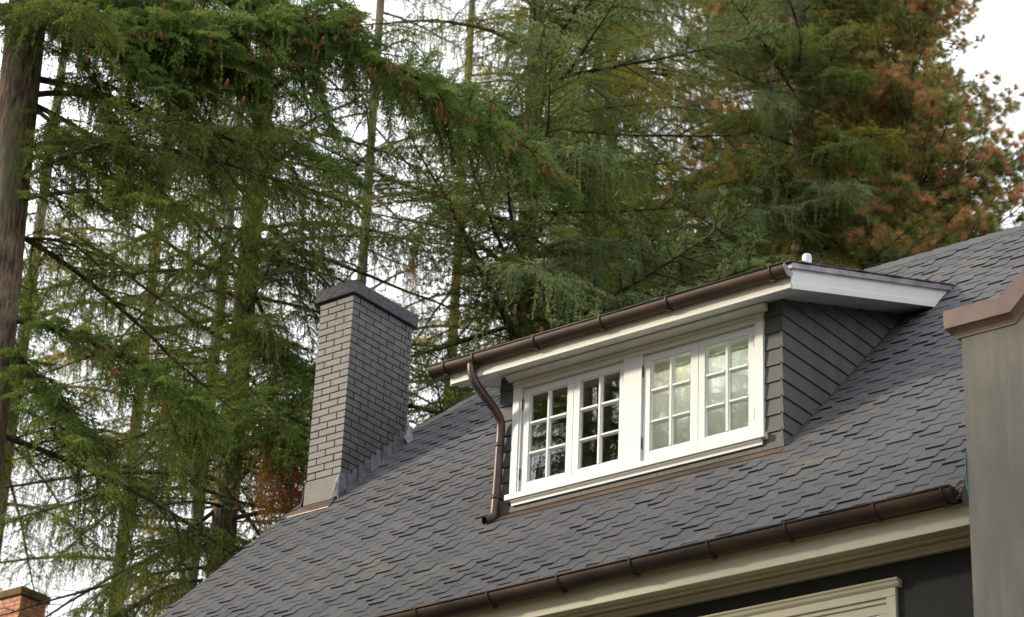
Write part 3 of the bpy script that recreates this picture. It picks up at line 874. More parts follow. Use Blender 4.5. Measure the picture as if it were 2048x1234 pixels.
part("coping_moulding", b, M['copper_old'])
b = MB(); b.prism([(2.2, -.45), (2.6, -.30), (5.25, 2.3), (5.25, 2.2), (2.6, -.45)], (0, -1.15, 0), (1, 0, 0), (0, 0, 1), (0, 3.6, 0)); part("wing_roof", b, M['underlay'])

# black flashing standing in for a shadow gap, and debris, in the corner where the gutter meets the parapet
b = MB()
b.add([(2.045, -1.36, -1.30), (2.150, -1.49, -1.39), (2.156, -1.49, -1.07), (2.05, -1.30, -1.10)], [(0, 1, 2, 3)])
b.add([(2.10, -1.46, -1.03), (2.158, -1.50, -1.035), (2.158, -1.50, -1.075), (2.12, -1.47, -1.05)], [(3, 2, 1, 0)])
part("corner_flashing", b, M['gap'])
cab = MB(); cab.tube(smooth_path([(2.152, -1.505, -1.06), (2.154, -1.508, -1.15), (2.153, -1.508, -1.26), (2.165, -1.508, -1.315)]), .0035, 6)
cab.tube(smooth_path([(2.153, -1.507, -1.255), (2.11, -1.47, -1.27), (2.07, -1.43, -1.285), (2.03, -1.40, -1.30)]), .003, 6)
tag(cab.build("cable", M['wire'], None, True, L0), "thin green cable dangling beside the main gutter's right end", "cable")
b = MB()
for i in range(46):
    x = 1.93 + abs(rng.gauss(0, .055)); x = min(x, 2.12)
    y = -1.30 + rng.uniform(-.05, .09); z = SL * y + .035 + rng.uniform(0, .03)
    a = rng.uniform(-.5, .9); l = rng.uniform(.05, .13)
    d = Vector((math.cos(a), rng.uniform(-.3, .5), math.sin(a) * .7)).normalized() * l
    p = Vector((x, y, z)); b.tube([p, p + d * .5 + Vector((0, 0, .006)), p + d], .0013, 3)
for i in range(650):
    x = rng.uniform(-5.6, 2.05); s_ = rng.choice([rng.uniform(S_E, S_E + .25), rng.uniform(S_E, S_R - .2)])
    if excluded(x, s_): continue
    p = Vector(rp(x, s_, .014)); a = rng.uniform(0, 6.3); l = rng.uniform(.012, .045)
    d = (Vector((1, 0, 0)) * math.cos(a) + UD * math.sin(a)) * l
    b.tube([p, p + d], .0011, 3)
tag(b.build("fallen_needles", M['needle_litter'], None, False, L0), "scattered orange fallen needles on the roof and in the gutter end", None, None, "stuff")

# ------------------------------------------------------------------ neighbouring brick house, lower left
nb = empty("neighbour_house", (-20.21, 9.35, 0), "distant house whose orange brick chimney shows at the lower left corner", "house")
def npart(name, mb, mt, parent=None):
    return mb.build(name, mt, parent if parent is not None else nb)
b = MB(); b.box(-6, 5, -.6, 9, 0, 10.2); npart("wall", b, M['cream_shade'])
b = MB(); b.prism([(-1.2, 10.0), (9.6, 10.0), (4.2, 12.9)], (-6.5, 0, 0), (0, 1, 0), (0, 0, 1), (12, 0, 0)); nroof = npart("roof", b, M['underlay'])
nx1, ny0 = 1.74, -.34
NZ = 13.62
b = MB(); b.box(nx1 - .44, nx1 - .012, ny0 + .012, ny0 + .49, 9.5, NZ - .15); nch = npart("chimney", b, M['mossy'])
b = MB(); b.box(nx1 - .49, nx1 + .04, ny0 - .04, ny0 + .54, NZ - .14, NZ - .03); b.box(nx1 - .45, nx1, ny0, ny0 + .50, NZ - .029, NZ); bevel(npart("chimney_cap", b, M['stone_moss'], nch), .012)
for c in range(16):
    z0 = NZ - .145 - (c + 1) * .068; z1 = z0 + .058
    off = .1 if c % 2 else 0
    xs = [nx1 - .45]; x = nx1 - .45 + (.11 if c % 2 else .225)
    while x < nx1 - .03: xs.append(x); x += .225
    xs.append(nx1 + .012)
    for a, d in zip(xs, xs[1:]):
        bb = MB(); bb.box(a, d - .012, ny0, ny0 + .1, z0, z1); npart("brick", bb, M['red_brick'], nch)
    ys = [ny0 + .1 + .012 if not c % 2 else ny0 + .1 + .012]; y = ys[0] + (.11 if c % 2 else .225)
    while y < ny0 + .43: ys.append(y); y += .225
    ys.append(ny0 + .51)
    for a, d in zip(ys, ys[1:]):
        bb = MB(); bb.box(nx1 - .1, nx1, a, d - .012, z0, z1); npart("brick", bb, M['red_brick'], nch)
nb.children[0].location = (0, 0, 0)

# ------------------------------------------------------------------ conifers
def norm(a): return a / np.maximum(np.linalg.norm(a, axis=-1, keepdims=True), 1e-9)

class Foliage:
    def __init__(s, seed):
        s.r = np.random.default_rng(seed)
        s.V = []; s.F = []; s.T = []; s.MI = []; s.n = 0
        s.base = []; s.dir = []; s.len = []; s.tint = []; s.dens = []
    def tube(s, pts, rads, sides, tint=0.5):
        pts = np.asarray(pts, float); n = len(pts)
        d = np.gradient(pts, axis=0); d = norm(d)
        ref = np.tile([0.13, 0.21, 1.0], (n, 1)); a = norm(np.cross(d, ref)); b = np.cross(d, a)
        ang = np.arange(sides) * 2 * math.pi / sides
        vs = pts[:, None] + (a[:, None] * np.cos(ang)[None, :, None] + b[:, None] * np.sin(ang)[None, :, None]) * np.asarray(rads)[:, None, None]
        i, k = np.meshgrid(np.arange(n - 1), np.arange(sides), indexing='ij'); k2 = (k + 1) % sides
        q = np.stack([i * sides + k, i * sides + k2, (i + 1) * sides + k2, (i + 1) * sides + k], -1).reshape(-1, 4)
        t = np.concatenate([q[:, [0, 1, 2]], q[:, [0, 2, 3]]]) + s.n
        s.V.append(vs.reshape(-1, 3)); s.F.append(t); s.MI.append(np.zeros(len(t), int)); s.T.append(np.full(n * sides, tint)); s.n += n * sides
    def twig(s, base, d, l, tint, dens=1.0):
        s.base.append(base); s.dir.append(d); s.len.append(l); s.tint.append(tint); s.dens.append(dens)
    def needles(s, per_m, nl, nw, fwd_=0.75, wood=True, tuft=False):
        if not s.base: return
        B = np.array(s.base); D = norm(np.array(s.dir)); Ln = np.array(s.len); T = np.array(s.tint); Q = np.array(s.dens)
        cnt = np.maximum(1, (Ln * per_m * Q).astype(int)); idx = np.repeat(np.arange(len(B)), cnt); N = len(idx)
        t = s.r.random(N)
        rnd = norm(s.r.normal(size=(N, 3))); Dn = D[idx]
        perp = norm(rnd - Dn * (rnd * Dn).sum(1, keepdims=True))
        f = fwd_ + s.r.normal(size=N) * 0.22
        nd = norm(perp + Dn * f[:, None])
        p = B[idx] + Dn * (t * Ln[idx])[:, None]
        side = norm(np.cross(nd, norm(s.r.normal(size=(N, 3)))))
        L_ = nl * s.r.uniform(0.7, 1.15, N) * (0.65 + 0.35 * (1 - t) if not tuft else 1)
        w = nw * 0.5
        v = np.stack([p - side * w, p + side * w, p + nd * L_[:, None]], 1).reshape(-1, 3)
        fa = (np.arange(N * 3).reshape(-1, 3)) + s.n
        s.V.append(v); s.F.append(fa); s.MI.append(np.ones(N, int)); s.T.append(np.repeat(np.clip(T[idx] + s.r.normal(size=N) * 0.07, 0, 1), 3)); s.n += N * 3
        if wood:
            sd = norm(np.cross(D, norm(s.r.normal(size=(len(B), 3))))) * 0.0022
            v = np.stack([B - sd, B + sd, B + D * Ln[:, None]], 1).reshape(-1, 3); fa = np.arange(len(B) * 3).reshape(-1, 3) + s.n
            s.V.append(v); s.F.append(fa); s.MI.append(np.zeros(len(B), int)); s.T.append(np.full(len(B) * 3, .5)); s.n += len(B) * 3
    def mesh(s, name, mats):
        V = np.concatenate(s.V).astype(np.float32); F = np.concatenate(s.F).astype(np.int32); MI = np.concatenate(s.MI).astype(np.int32); T = np.concatenate(s.T).astype(np.float32)
        me = bpy.data.meshes.new(name)
        me.vertices.add(len(V)); me.vertices.foreach_set("co", V.ravel())
        me.loops.add(F.size); me.loops.foreach_set("vertex_index", F.ravel())
        me.polygons.add(len(F)); me.polygons.foreach_set("loop_start", np.arange(0, F.size, 3, dtype=np.int32))
        try: me.polygons.foreach_set("loop_total", np.full(len(F), 3, dtype=np.int32))
        except Exception: pass
        me.polygons.foreach_set("material_index", MI)
        a = me.attributes.new("tint", 'FLOAT', 'POINT'); a.data.foreach_set("value", T)
        for m_ in mats: me.materials.append(m_)
        me.update(calc_edges=True); me.validate()
        return me

def resample(pts, n):
    pts = np.asarray(pts, float); d = np.r_[0, np.cumsum(np.linalg.norm(np.diff(pts, axis=0), axis=1))]
    # smooth with a Catmull-Rom like pass
    t = np.linspace(0, d[-1], n); out = np.stack([np.interp(t, d, pts[:, k]) for k in range(3)], 1)
    for _ in range(3):
        q = out.copy(); q[1:-1] = (out[:-2] + 2 * out[1:-1] + out[2:]) / 4; out = q
    return out, d[-1]

def limb_foliage(style, axis, seed, r0=None, extra=1.0):
    """one limb with its side branches, twigs and needles; axis = list of points"""
    fo = Foliage(seed); r = fo.r
    A, L = resample(axis, max(8, int(np.linalg.norm(np.diff(np.asarray(axis, float), axis=0), axis=1).sum() / 0.22)))
    n = len(A); tan = norm(np.gradient(A, axis=0)); upv = np.array([0, 0, 1.0])
    wob = np.cumsum(r.normal(size=(n, 3)) * 0.010, axis=0); wob -= wob[0]; A = A + wob * np.linspace(0, 1, n)[:, None] * 1.5
    if r0 is None: r0 = 0.008 + 0.0060 * L
    rad = r0 * (1 - np.linspace(0, 1, n)) ** 0.75 + 0.004
    fo.tube(A, rad, 6)
    bare = style == 'bare'
    P = dict(cone=dict(sp=.075, t0=.10, ll=.40, lmax=1.0, ang=55, droop=.60, tw=.052, tl=(.09, .19), hang=.45, strand=.25, pm=190, nl=.030, nw=.0095),
             fir=dict(sp=.085, t0=.08, ll=.38, lmax=1.0, ang=58, droop=.80, tw=.062, tl=(.08, .17), hang=.7, strand=.65, pm=170, nl=.027, nw=.0090),
             curtain=dict(sp=.095, t0=.10, ll=.26, lmax=.7, ang=60, droop=.95, tw=.070, tl=(.06, .14), hang=.9, strand=1.2, pm=150, nl=.025, nw=.0085),
             blue=dict(sp=.085, t0=.15, ll=.40, lmax=.95, ang=52, droop=.18, tw=.052, tl=(.06, .13), hang=-.2, strand=.0, pm=240, nl=.025, nw=.0105),
             bare=dict(sp=.15, t0=.25, ll=.26, lmax=.65, ang=50, droop=.7, tw=.13, tl=(.05, .12), hang=.6, strand=.5, pm=110, nl=.020, nw=.0060),
             pine=dict(sp=.12, t0=.18, ll=.34, lmax=.9, ang=48, droop=-.25, tw=.12, tl=(.09, .14), hang=-.3, strand=0, pm=950, nl=.175, nw=.0058))[style]
    seg = L / (n - 1)
    t = P['t0']; sgn = 1
    while t < 0.995:
        i = min(int(t * (n - 1)), n - 2); fr = t * (n - 1) - i
        p = A[i] * (1 - fr) + A[i + 1] * fr; d = tan[i]
        side = norm(np.cross(d, upv)) * sgn
        sgn = -sgn
        ll = min(P['lmax'], P['ll'] * L * (1 - t) ** 0.8 * (0.5 + t)) * r.uniform(.6, 1.15) + .10
        th = math.radians(P['ang'] + r.normal() * 9)
        e = r.normal() * .25
        ld = norm(d * math.cos(th) + side * math.sin(th) + upv * e)
        m_ = max(3, int(ll / .07)); q = [p]; dd = ld.copy()
        for k in range(m_):
            dd = norm(dd + np.array([0, 0, -P['droop']]) * (ll / m_) * 1.1 + r.normal(size=3) * .05); q.append(q[-1] + dd * ll / m_)
        q = np.array(q)
        fo.tube(q, np.linspace(.0065 + .004 * ll, .0018, len(q)), 3)
        ltint = float(np.clip(r.normal() * .13 + .42, .05, .9)); dead = r.random() < (.04 if style != 'bare' else .25) and style != 'pine'
        live = 1.0 if not bare else (0.6 if r.random() < .35 else 0.12)
        nt = max(1, int(ll / P['tw'] * extra))
        for k in range(nt):
            f = (k + r.random()) / nt
            j = min(int(f * m_), m_ - 1); g_ = f * m_ - j; bp = q[j] * (1 - g_) + q[j + 1] * g_; bd = norm(q[j + 1] - q[j])
            if style == 'pine':
                if f < .4: continue
                s2 = norm(np.cross(bd, upv)) * (1 if k % 2 else -1)
                td = norm(bd * .8 + s2 * .6 + upv * r.uniform(-.1, .6)); tl = r.uniform(.10, .22)
                fo.tube(np.array([bp, bp + td * tl]), [.004, .003], 3)
                fo.twig(bp + td * (tl - .08), td, .08, 1.25 if r.random() < .28 else min(.5, ltint), 1.0)
                continue
            tl = r.uniform(*P['tl']) * (1.15 - .5 * f)
            for sg in (1, -1):
                s2 = norm(np.cross(bd, upv)) * sg
                td = norm(bd * .75 + s2 * r.uniform(.5, .95) - upv * P['hang'] * r.uniform(.3, 1.1) + r.normal(size=3) * .12)
                fo.twig(bp, td, tl, min(1, ltint + r.normal() * .07 + (.55 if dead else 0) + (.12 * f)), live)
            if P['strand'] and r.random() < P['strand'] * P['tw'] / .11:
                sl = r.uniform(.15, .60) * (1.35 if style == 'curtain' else .85); cur = bp; sd = norm(bd * .4 - upv + r.normal(size=3) * .15)
                ns = max(2, int(sl / .07))
                for z in range(ns):
                    sd = norm(sd - upv * .45 + r.normal(size=3) * .10)
                    fo.twig(cur, sd, sl / ns * 1.05, ltint + r.normal() * .06 + (.5 if dead else 0), live * .75)
                    if z % 1 == 0 and r.random() < .75:
                        td = norm(sd * .8 + norm(r.normal(size=3)) * .7); fo.twig(cur, td, r.uniform(.03, .08), ltint + r.normal() * .06, live * .75)
                    cur = cur + sd * sl / ns
        if style == 'pine':
            fo.twig(q[-1] - norm(q[-1] - q[-2]) * .06, norm(q[-1] - q[-2]), .09, 1.25 if r.random() < .32 else min(.5, ltint), 1.2)
        else:
            fo.twig(q[-1], norm(q[-1] - q[-2]), .07, ltint + .12, live)
        t += P['sp'] * r.uniform(.75, 1.3) / L
    # needles along the main axis too
    if not bare and style != 'pine':
        for i in range(int(n * .25), n - 1):
            for k in range(3):
                td = norm(tan[i] * .6 + norm(r.normal(size=3)) * .8 + upv * .1)
                fo.twig(A[i] + (A[i + 1] - A[i]) * r.random(), td, r.uniform(*P['tl']), .5 + r.normal() * .1, 1.0)
    if style == 'pine': fo.twig(A[-1] - tan[-1] * .08, tan[-1], .10, .5, 1.3)
    fo.needles(P['pm'], P['nl'], P['nw'], fwd_=.75 if style != 'pine' else .85, tuft=style == 'pine')
    return fo

def proto_axis(style, seed, L=3.4):
    r = np.random.default_rng(seed); n = 12; pts = [np.zeros(3)]
    d = np.array([1, 0, .10 + .1 * r.random()])
    yaw = r.normal() * .03
    for i in range(n):
        f = i / n
        if style in ('cone', 'fir', 'curtain', 'bare'): dz = -.11 + .12 * f + (.0 if style != 'bare' else .02)
        else: dz = -.02 + .06 * f
        d = norm(d + np.array([0, yaw + r.normal() * .03, dz])); pts.append(pts[-1] + d * L / n)
    return pts

PROTO = {}
for style, cnt in (('fir', 4), ('cone', 3), ('curtain', 4), ('blue', 4), ('bare', 4), ('pine', 4)):
    for i in range(cnt):
        L_ = 3.0 if style != 'pine' else 2.6
        fo = limb_foliage(style, proto_axis(style, 50 + i, L_), 100 + i * 7 + len(style))
        PROTO.setdefault(style, []).append(fo.mesh("branch_" + style, [M['limb'], M['fir']]))

VARIANTS = {}
def branch_mesh(style, k, limb, needle):
    """one shared mesh per shape and pair of materials"""
    key = (style, k, limb.name, needle.name)
    if key not in VARIANTS:
        me = PROTO[style][k]
        if me.users: me = me.copy(); me.materials[0] = limb; me.materials[1] = needle
        else: me.materials[0] = limb; me.materials[1] = needle
        VARIANTS[key] = me
    return VARIANTS[key]

def pix(p):
    d = Vector(p) - cam.location
    z = d.dot(fwd)
    if z < 1: return None
    return 1024 + 4960 * d.dot(right) / z, 617 - 4960 * d.dot(up) / z, d.length
ROOF_POLY_X = [-400, 320, 598, 830, 1000, 1600, 1750, 2048, 2600]
ROOF_POLY_Y = [1700, 1240, 1000, 850, 740, 520, 545, 455, 250]
def hides_house(p, margin=25):
    """true where a limb would reach into the house or hang in front of it"""
    if -6.1 < p.x < 3 and -2.2 < p.y < 7.5 and p.z < ZB + 3.5: return True
    w_ = p - Vector((-5.3, 1.3, ZB + 2.2)); al = w_.dot(sdir)
    if 0 < al < 9 and (w_ - sdir * al).length < 1.35 and (int(abs(p.x) * 37 + p.z * 91) % 12): return True
    q = pix(p)
    if q is None or q[2] > 22.5: return False
    return q[1] > np.interp(q[0], ROOF_POLY_X, ROOF_POLY_Y) - margin and -50 < q[0] < 2100 or (590 < q[0] < 860 and q[1] > 540 and q[2] < 21.6)

def trunk(parent, x, y, h, r0, top, mt, lean=(0, 0), sides=20, r1=.05):
    b = MB(); n = 40; pts = []; rad = []
    rr = random.Random(int(abs(x * 100)))
    for i in range(n + 1):
        f = i / n; z = h * f
        pts.append((lean[0] * f + .03 * math.sin(f * 5 + x), lean[1] * f + .03 * math.cos(f * 4 + y), z))
        rad.append((r0 * (1 - f) + r1 * f) * (1 + .25 * math.exp(-z / .8)) * rr.uniform(.97, 1.03))
    b.tube(pts, rad, sides)
    return b.build("trunk", mt, parent, True)

def tree(name, label, x, y, h, r0, bark, zr, specs, needle, limbm, length, seed, group=None, lean=(0, 0), incl=(-12, 8), face=.0, r1=.05, cat="tree", custom=(), cones=(), thick=0):
    root = empty(name, (x, y, 0), label, cat, group)
    trunk(root, x, y, h, r0, h, bark, lean, r1=r1)
    rr = random.Random(seed)
    zs = zr[0]
    nb_ = zr[2]
    for k in range(nb_):
        style = rr.choice(specs); me = rr.randrange(len(PROTO[style]))
        z = zr[0] + (zr[1] - zr[0]) * (k + rr.random()) / nb_
        f = z / h
        for attempt in range(8):
            a = rr.uniform(0, 2 * math.pi) if rr.random() > face else rr.gauss(-0.9, .75)
            L_ = length * rr.uniform(.7, 1.15) * max(.25, 1 - max(0, f - .55) * 1.3)
            e = math.radians(rr.uniform(*incl))
            s_ = L_ / 3.0
            base = Vector((x + lean[0] * f, y + lean[1] * f, z))
            dirv = Vector((math.cos(a) * math.cos(e), math.sin(a) * math.cos(e), math.sin(e)))
            if not any(hides_house(base + dirv * L_ * t - Vector((0, 0, .12 * L_ * t * t))) for t in (.35, .6, .8, 1.0)): break
        else: continue
        o = bpy.data.objects.new("branch", branch_mesh(style, me, limbm, needle if not callable(needle) else needle(rr))); COL.objects.link(o); o.parent = root
        o.location = base - Vector((x, y, 0))
        o.rotation_euler = (rr.uniform(-.25, .25), -e, a); o.scale = (s_, s_ * rr.uniform(.85, 1.1), s_ * rr.uniform(.85, 1.1))
    custom = list(custom)
    for style, pts in list(custom):
        if style == 'cone' or (style == 'fir' and thick > 1):
            for q in range(thick):
                o3 = [rr.gauss(0, .16), rr.gauss(0, .16), rr.gauss(-.02, .15)]
                n_ = len(pts); c0 = rr.randrange(0, max(1, n_ // 2))
                custom.append((style, [[a_ + o3[k] * min(1, (j + .3) / 2) for k, a_ in enumerate(p_)] for j, p_ in enumerate(pts)][c0:]))
    for i, (style, pts) in enumerate(custom):
        fo = limb_foliage(style, pts, seed * 31 + i, extra=1.5)
        me = fo.mesh("branch", [limbm, M['fir_bright'] if style == 'cone' else (needle if not callable(needle) else needle(rr))])
        o = bpy.data.objects.new("branch", me); COL.objects.link(o); o.parent = root; o.location = (-x, -y, 0)
    more = []
    for p in cones:
        more.append(Vector(p))
        for k in range(rr.choice((0, 0, 1, 1, 2))): more.append(Vector(p) + Vector((rr.gauss(0, .11), rr.gauss(0, .11), rr.gauss(0, .07))))
    for p in more:
        p = p + (cam.location - p).normalized() * rr.uniform(.15, .55)
        o = bpy.data.objects.new("cone", CONE[rr.randrange(len(CONE))]); COL.objects.link(o); o.parent = root
        s_ = rr.uniform(.5, .85)
        o.location = Vector(p) - Vector((x, y, 0)); o.rotation_euler = (rr.uniform(-.35, .35), rr.uniform(-.35, .35), rr.uniform(0, 6)); o.scale = (s_, s_, s_)
    return root

# hanging cones: overlapping scales round a spindle
CONE = []
for sd in range(3):
    rr = random.Random(sd); b = MB(); Lc = .095
    prof = lambda t: .019 * math.sin(math.pi * min(1, .12 + t * .86)) ** .7
    b.tube([(0, 0, .01), (0, 0, 0), (0, 0, -Lc * .5), (0, 0, -Lc)], [.004, .008, .012, .004], 6, tint=.2)
    for i in range(64):
        t = i / 64; a = i * 2.39996; rr_ = prof(t) + .002; z = -t * Lc
        c, s_ = math.cos(a), math.sin(a); w = .008; l = .016
        o = Vector((c * rr_ * .55, s_ * rr_ * .55, z)); out = Vector((c, s_, -.45)).normalized(); sd_ = Vector((-s_, c, 0))
        tip = o + out * l
        b.add([tuple(o - sd_ * w * .4), tuple(o + sd_ * w * .4), tuple(tip + sd_ * w * .8), tuple(tip + Vector((0, 0, -.003))), tuple(tip - sd_ * w * .8), tuple(tip + Vector((0, 0, -.0035)) - out * .004)], [(0, 1, 2, 3, 4), (4, 3, 2, 5)], rr.random())
    CONE.append(b.mesh("cone", M['cone']))


FIRST = [
    ('cone', [[-9.01, 0.03, 15.18], [-8.22, 0.68, 15.61], [-7.29, 1.41, 15.48], [-6.56, 1.86, 15.1], [-5.93, 2.18, 14.63], [-5.37, 2.4, 14.24], [-4.92, 2.65, 13.87], [-4.55, 2.82, 13.55], [-4.18, 2.98, 13.24]]),
    ('cone', [[-8.98, 0.08, 15.5], [-8.15, 0.46, 15.16], [-7.38, 0.73, 14.79], [-6.85, 1.01, 14.4], [-6.52, 1.2, 13.99]]),
    ('cone', [[-8.95, 0.11, 15.14], [-8.18, 0.27, 14.77], [-7.56, 0.53, 14.54], [-7.03, 0.81, 14.62], [-6.49, 1.23, 14.74], [-5.93, 1.63, 14.81]]),
    ('fir', [[-8.9, 0.18, 14.27], [-8.46, 0.4, 14.32], [-7.97, 0.66, 14.06], [-7.57, 0.97, 13.96], [-7.0, 1.27, 13.62], [-6.61, 1.53, 13.39], [-6.12, 1.87, 13.18]]),
    ('fir', [[-8.86, 0.23, 13.59], [-8.49, 0.36, 13.51], [-8.08, 0.54, 13.3], [-7.71, 0.81, 13.13], [-7.18, 1.09, 12.76]]),
    ('fir', [[-8.84, 0.25, 14.14], [-8.58, 0.25, 13.89], [-8.15, 0.31, 13.52], [-7.61, 0.47, 13.37], [-7.2, 0.63, 13.15]]),
    ('cone', [[-8.81, 0.29, 11.79], [-8.12, 0.33, 11.57], [-7.58, 0.5, 11.29], [-7.17, 0.66, 11.0], [-6.84, 0.87, 10.74], [-6.5, 1.08, 10.44]]),
    ('cone', [[-8.8, 0.3, 11.52], [-8.25, 0.34, 11.04], [-7.81, 0.39, 10.6], [-7.57, 0.52, 10.24]]),
    ('fir', [[-8.85, 0.24, 12.64], [-8.79, 0.62, 12.85], [-8.69, 1.06, 12.85], [-8.58, 1.34, 12.6]]),
    ('cone', [[-7.84, 0.66, 15.52], [-7.25, 0.87, 14.82], [-6.84, 1.02, 14.23], [-6.57, 1.15, 13.75]]),
    ('cone', [[-7.1, 1.32, 15.73], [-6.57, 1.29, 14.92], [-6.33, 1.39, 14.36], [-6.16, 1.41, 13.81]]),
    ('cone', [[-8.39, 0.49, 15.56], [-7.79, 0.57, 14.91], [-7.44, 0.66, 14.25], [-7.21, 0.77, 13.78]]),
    ('fir', [[-8.24, 0.66, 15.79], [-7.68, 0.85, 14.61], [-7.25, 1.01, 13.85], [-7.08, 1.05, 13.26]]),
    ('fir', [[-8.6, 0.23, 14.96], [-8.07, 0.39, 14.22], [-7.77, 0.59, 13.65], [-7.66, 0.71, 13.06]]),
    ('cone', [[-6.52, 1.76, 15.63], [-6.07, 1.77, 15.05], [-5.88, 1.81, 14.66], [-5.83, 1.86, 14.43]]),
    ('cone', [[-8.94, 0.13, 15.03], [-8.19, -0.05, 14.72], [-7.69, 0.07, 14.38], [-7.28, 0.24, 14.1], [-7.03, 0.37, 13.74]]),
]
SECOND = [
    ('cone', [[-10.86, 5.48, 17.24], [-9.92, 5.0, 16.35], [-9.31, 4.9, 15.9], [-8.84, 4.93, 15.5]]),
    ('fir', [[-10.88, 5.47, 15.96], [-10.79, 4.84, 14.7], [-10.93, 4.26, 15.02], [-11.23, 3.63, 15.16], [-11.55, 2.93, 15.47]]),
    ('bare', [[-10.89, 5.46, 14.06], [-10.88, 4.75, 14.1], [-11.07, 4.1, 14.27], [-11.34, 3.49, 14.67], [-11.58, 2.9, 14.87]]),
    ('fir', [[-10.92, 5.42, 13.89], [-11.13, 5.21, 13.92], [-11.6, 4.71, 13.68], [-11.75, 4.24, 13.41]]),
    ('fir', [[-10.91, 5.43, 14.45], [-11.1, 4.95, 14.3], [-11.22, 4.53, 14.06], [-11.41, 4.17, 13.81]]),
    ('cone', [[-10.91, 5.44, 13.66], [-9.71, 4.51, 12.83], [-8.84, 3.97, 12.17], [-8.28, 3.81, 11.67]]),
    ('cone', [[-10.9, 5.44, 14.32], [-9.72, 4.93, 13.61], [-8.94, 4.57, 12.84], [-8.74, 4.48, 12.34]]),
    ('fir', [[-10.98, 5.36, 12.22], [-11.09, 4.67, 12.1], [-11.27, 3.88, 11.77], [-11.47, 3.35, 11.48], [-11.64, 2.83, 11.17]]),
    ('fir', [[-10.96, 5.38, 12.0], [-11.03, 4.73, 11.32], [-11.16, 4.15, 10.8], [-11.19, 3.66, 10.23]]),
    ('fir', [[-11.01, 5.33, 11.14], [-11.12, 4.93, 11.01], [-11.22, 4.53, 10.7], [-11.38, 4.21, 10.28]]),
    ('fir', [[-10.89, 5.45, 15.54], [-9.88, 5.05, 14.8], [-9.38, 4.84, 14.06], [-9.13, 4.8, 13.47]]),
    ('cone', [[-10.77, 5.58, 12.78], [-10.27, 4.65, 12.58], [-10.0, 4.07, 12.43], [-9.94, 3.56, 12.28]]),
]
FOURTH = [
    ('bare', [[-14.0, 10.79, 21.41], [-14.56, 10.26, 21.34], [-14.99, 9.84, 21.27]]),
    ('bare', [[-14.01, 10.78, 21.01], [-14.37, 10.44, 20.87], [-14.46, 9.8, 20.32]]),
    ('bare', [[-13.99, 10.8, 20.52], [-14.27, 10.54, 20.05], [-14.53, 10.29, 19.84]]),
    ('bare', [[-13.98, 10.8, 20.26], [-13.93, 10.31, 19.58], [-13.74, 9.66, 18.47]]),
    ('bare', [[-13.95, 10.83, 19.57], [-13.94, 10.29, 18.81], [-13.72, 9.68, 18.06]]),
    ('bare', [[-13.99, 10.8, 20.88], [-13.61, 11.14, 20.3], [-13.3, 11.41, 19.94]]),
    ('bare', [[-13.93, 10.85, 19.66], [-13.23, 10.81, 18.92], [-12.6, 10.69, 18.19], [-12.42, 10.85, 17.71]]),
    ('bare', [[-13.88, 10.9, 18.64], [-13.26, 10.91, 18.22], [-12.53, 10.75, 17.91]]),
    ('bare', [[-14.02, 10.76, 21.68], [-14.28, 10.53, 22.47], [-14.6, 10.22, 23.16]]),
    ('bare', [[-14.04, 10.75, 21.95], [-13.59, 11.16, 22.56], [-13.2, 11.49, 21.77]]),
    ('bare', [[-13.94, 10.84, 19.31], [-14.18, 10.62, 19.46], [-14.3, 9.95, 19.44]]),
    ('bare', [[-13.9, 10.88, 18.47], [-14.12, 10.68, 18.11], [-14.1, 10.15, 17.63]]),
]
FIFTH = [
    ('bare', [[-8.41, 7.67, 17.29], [-8.62, 7.75, 17.92], [-8.93, 7.89, 18.7]]),
    ('bare', [[-8.4, 7.68, 17.81], [-8.58, 8.17, 18.95], [-8.69, 8.72, 19.67]]),
    ('bare', [[-8.41, 7.67, 15.73], [-8.69, 7.45, 15.93], [-8.98, 7.21, 16.11]]),
    ('bare', [[-8.42, 7.66, 15.12], [-8.66, 7.47, 15.24], [-8.95, 7.23, 15.32]]),
    ('fir', [[-8.26, 7.78, 16.44], [-7.68, 7.73, 16.35], [-7.07, 7.92, 16.43], [-6.47, 8.1, 16.53]]),
]
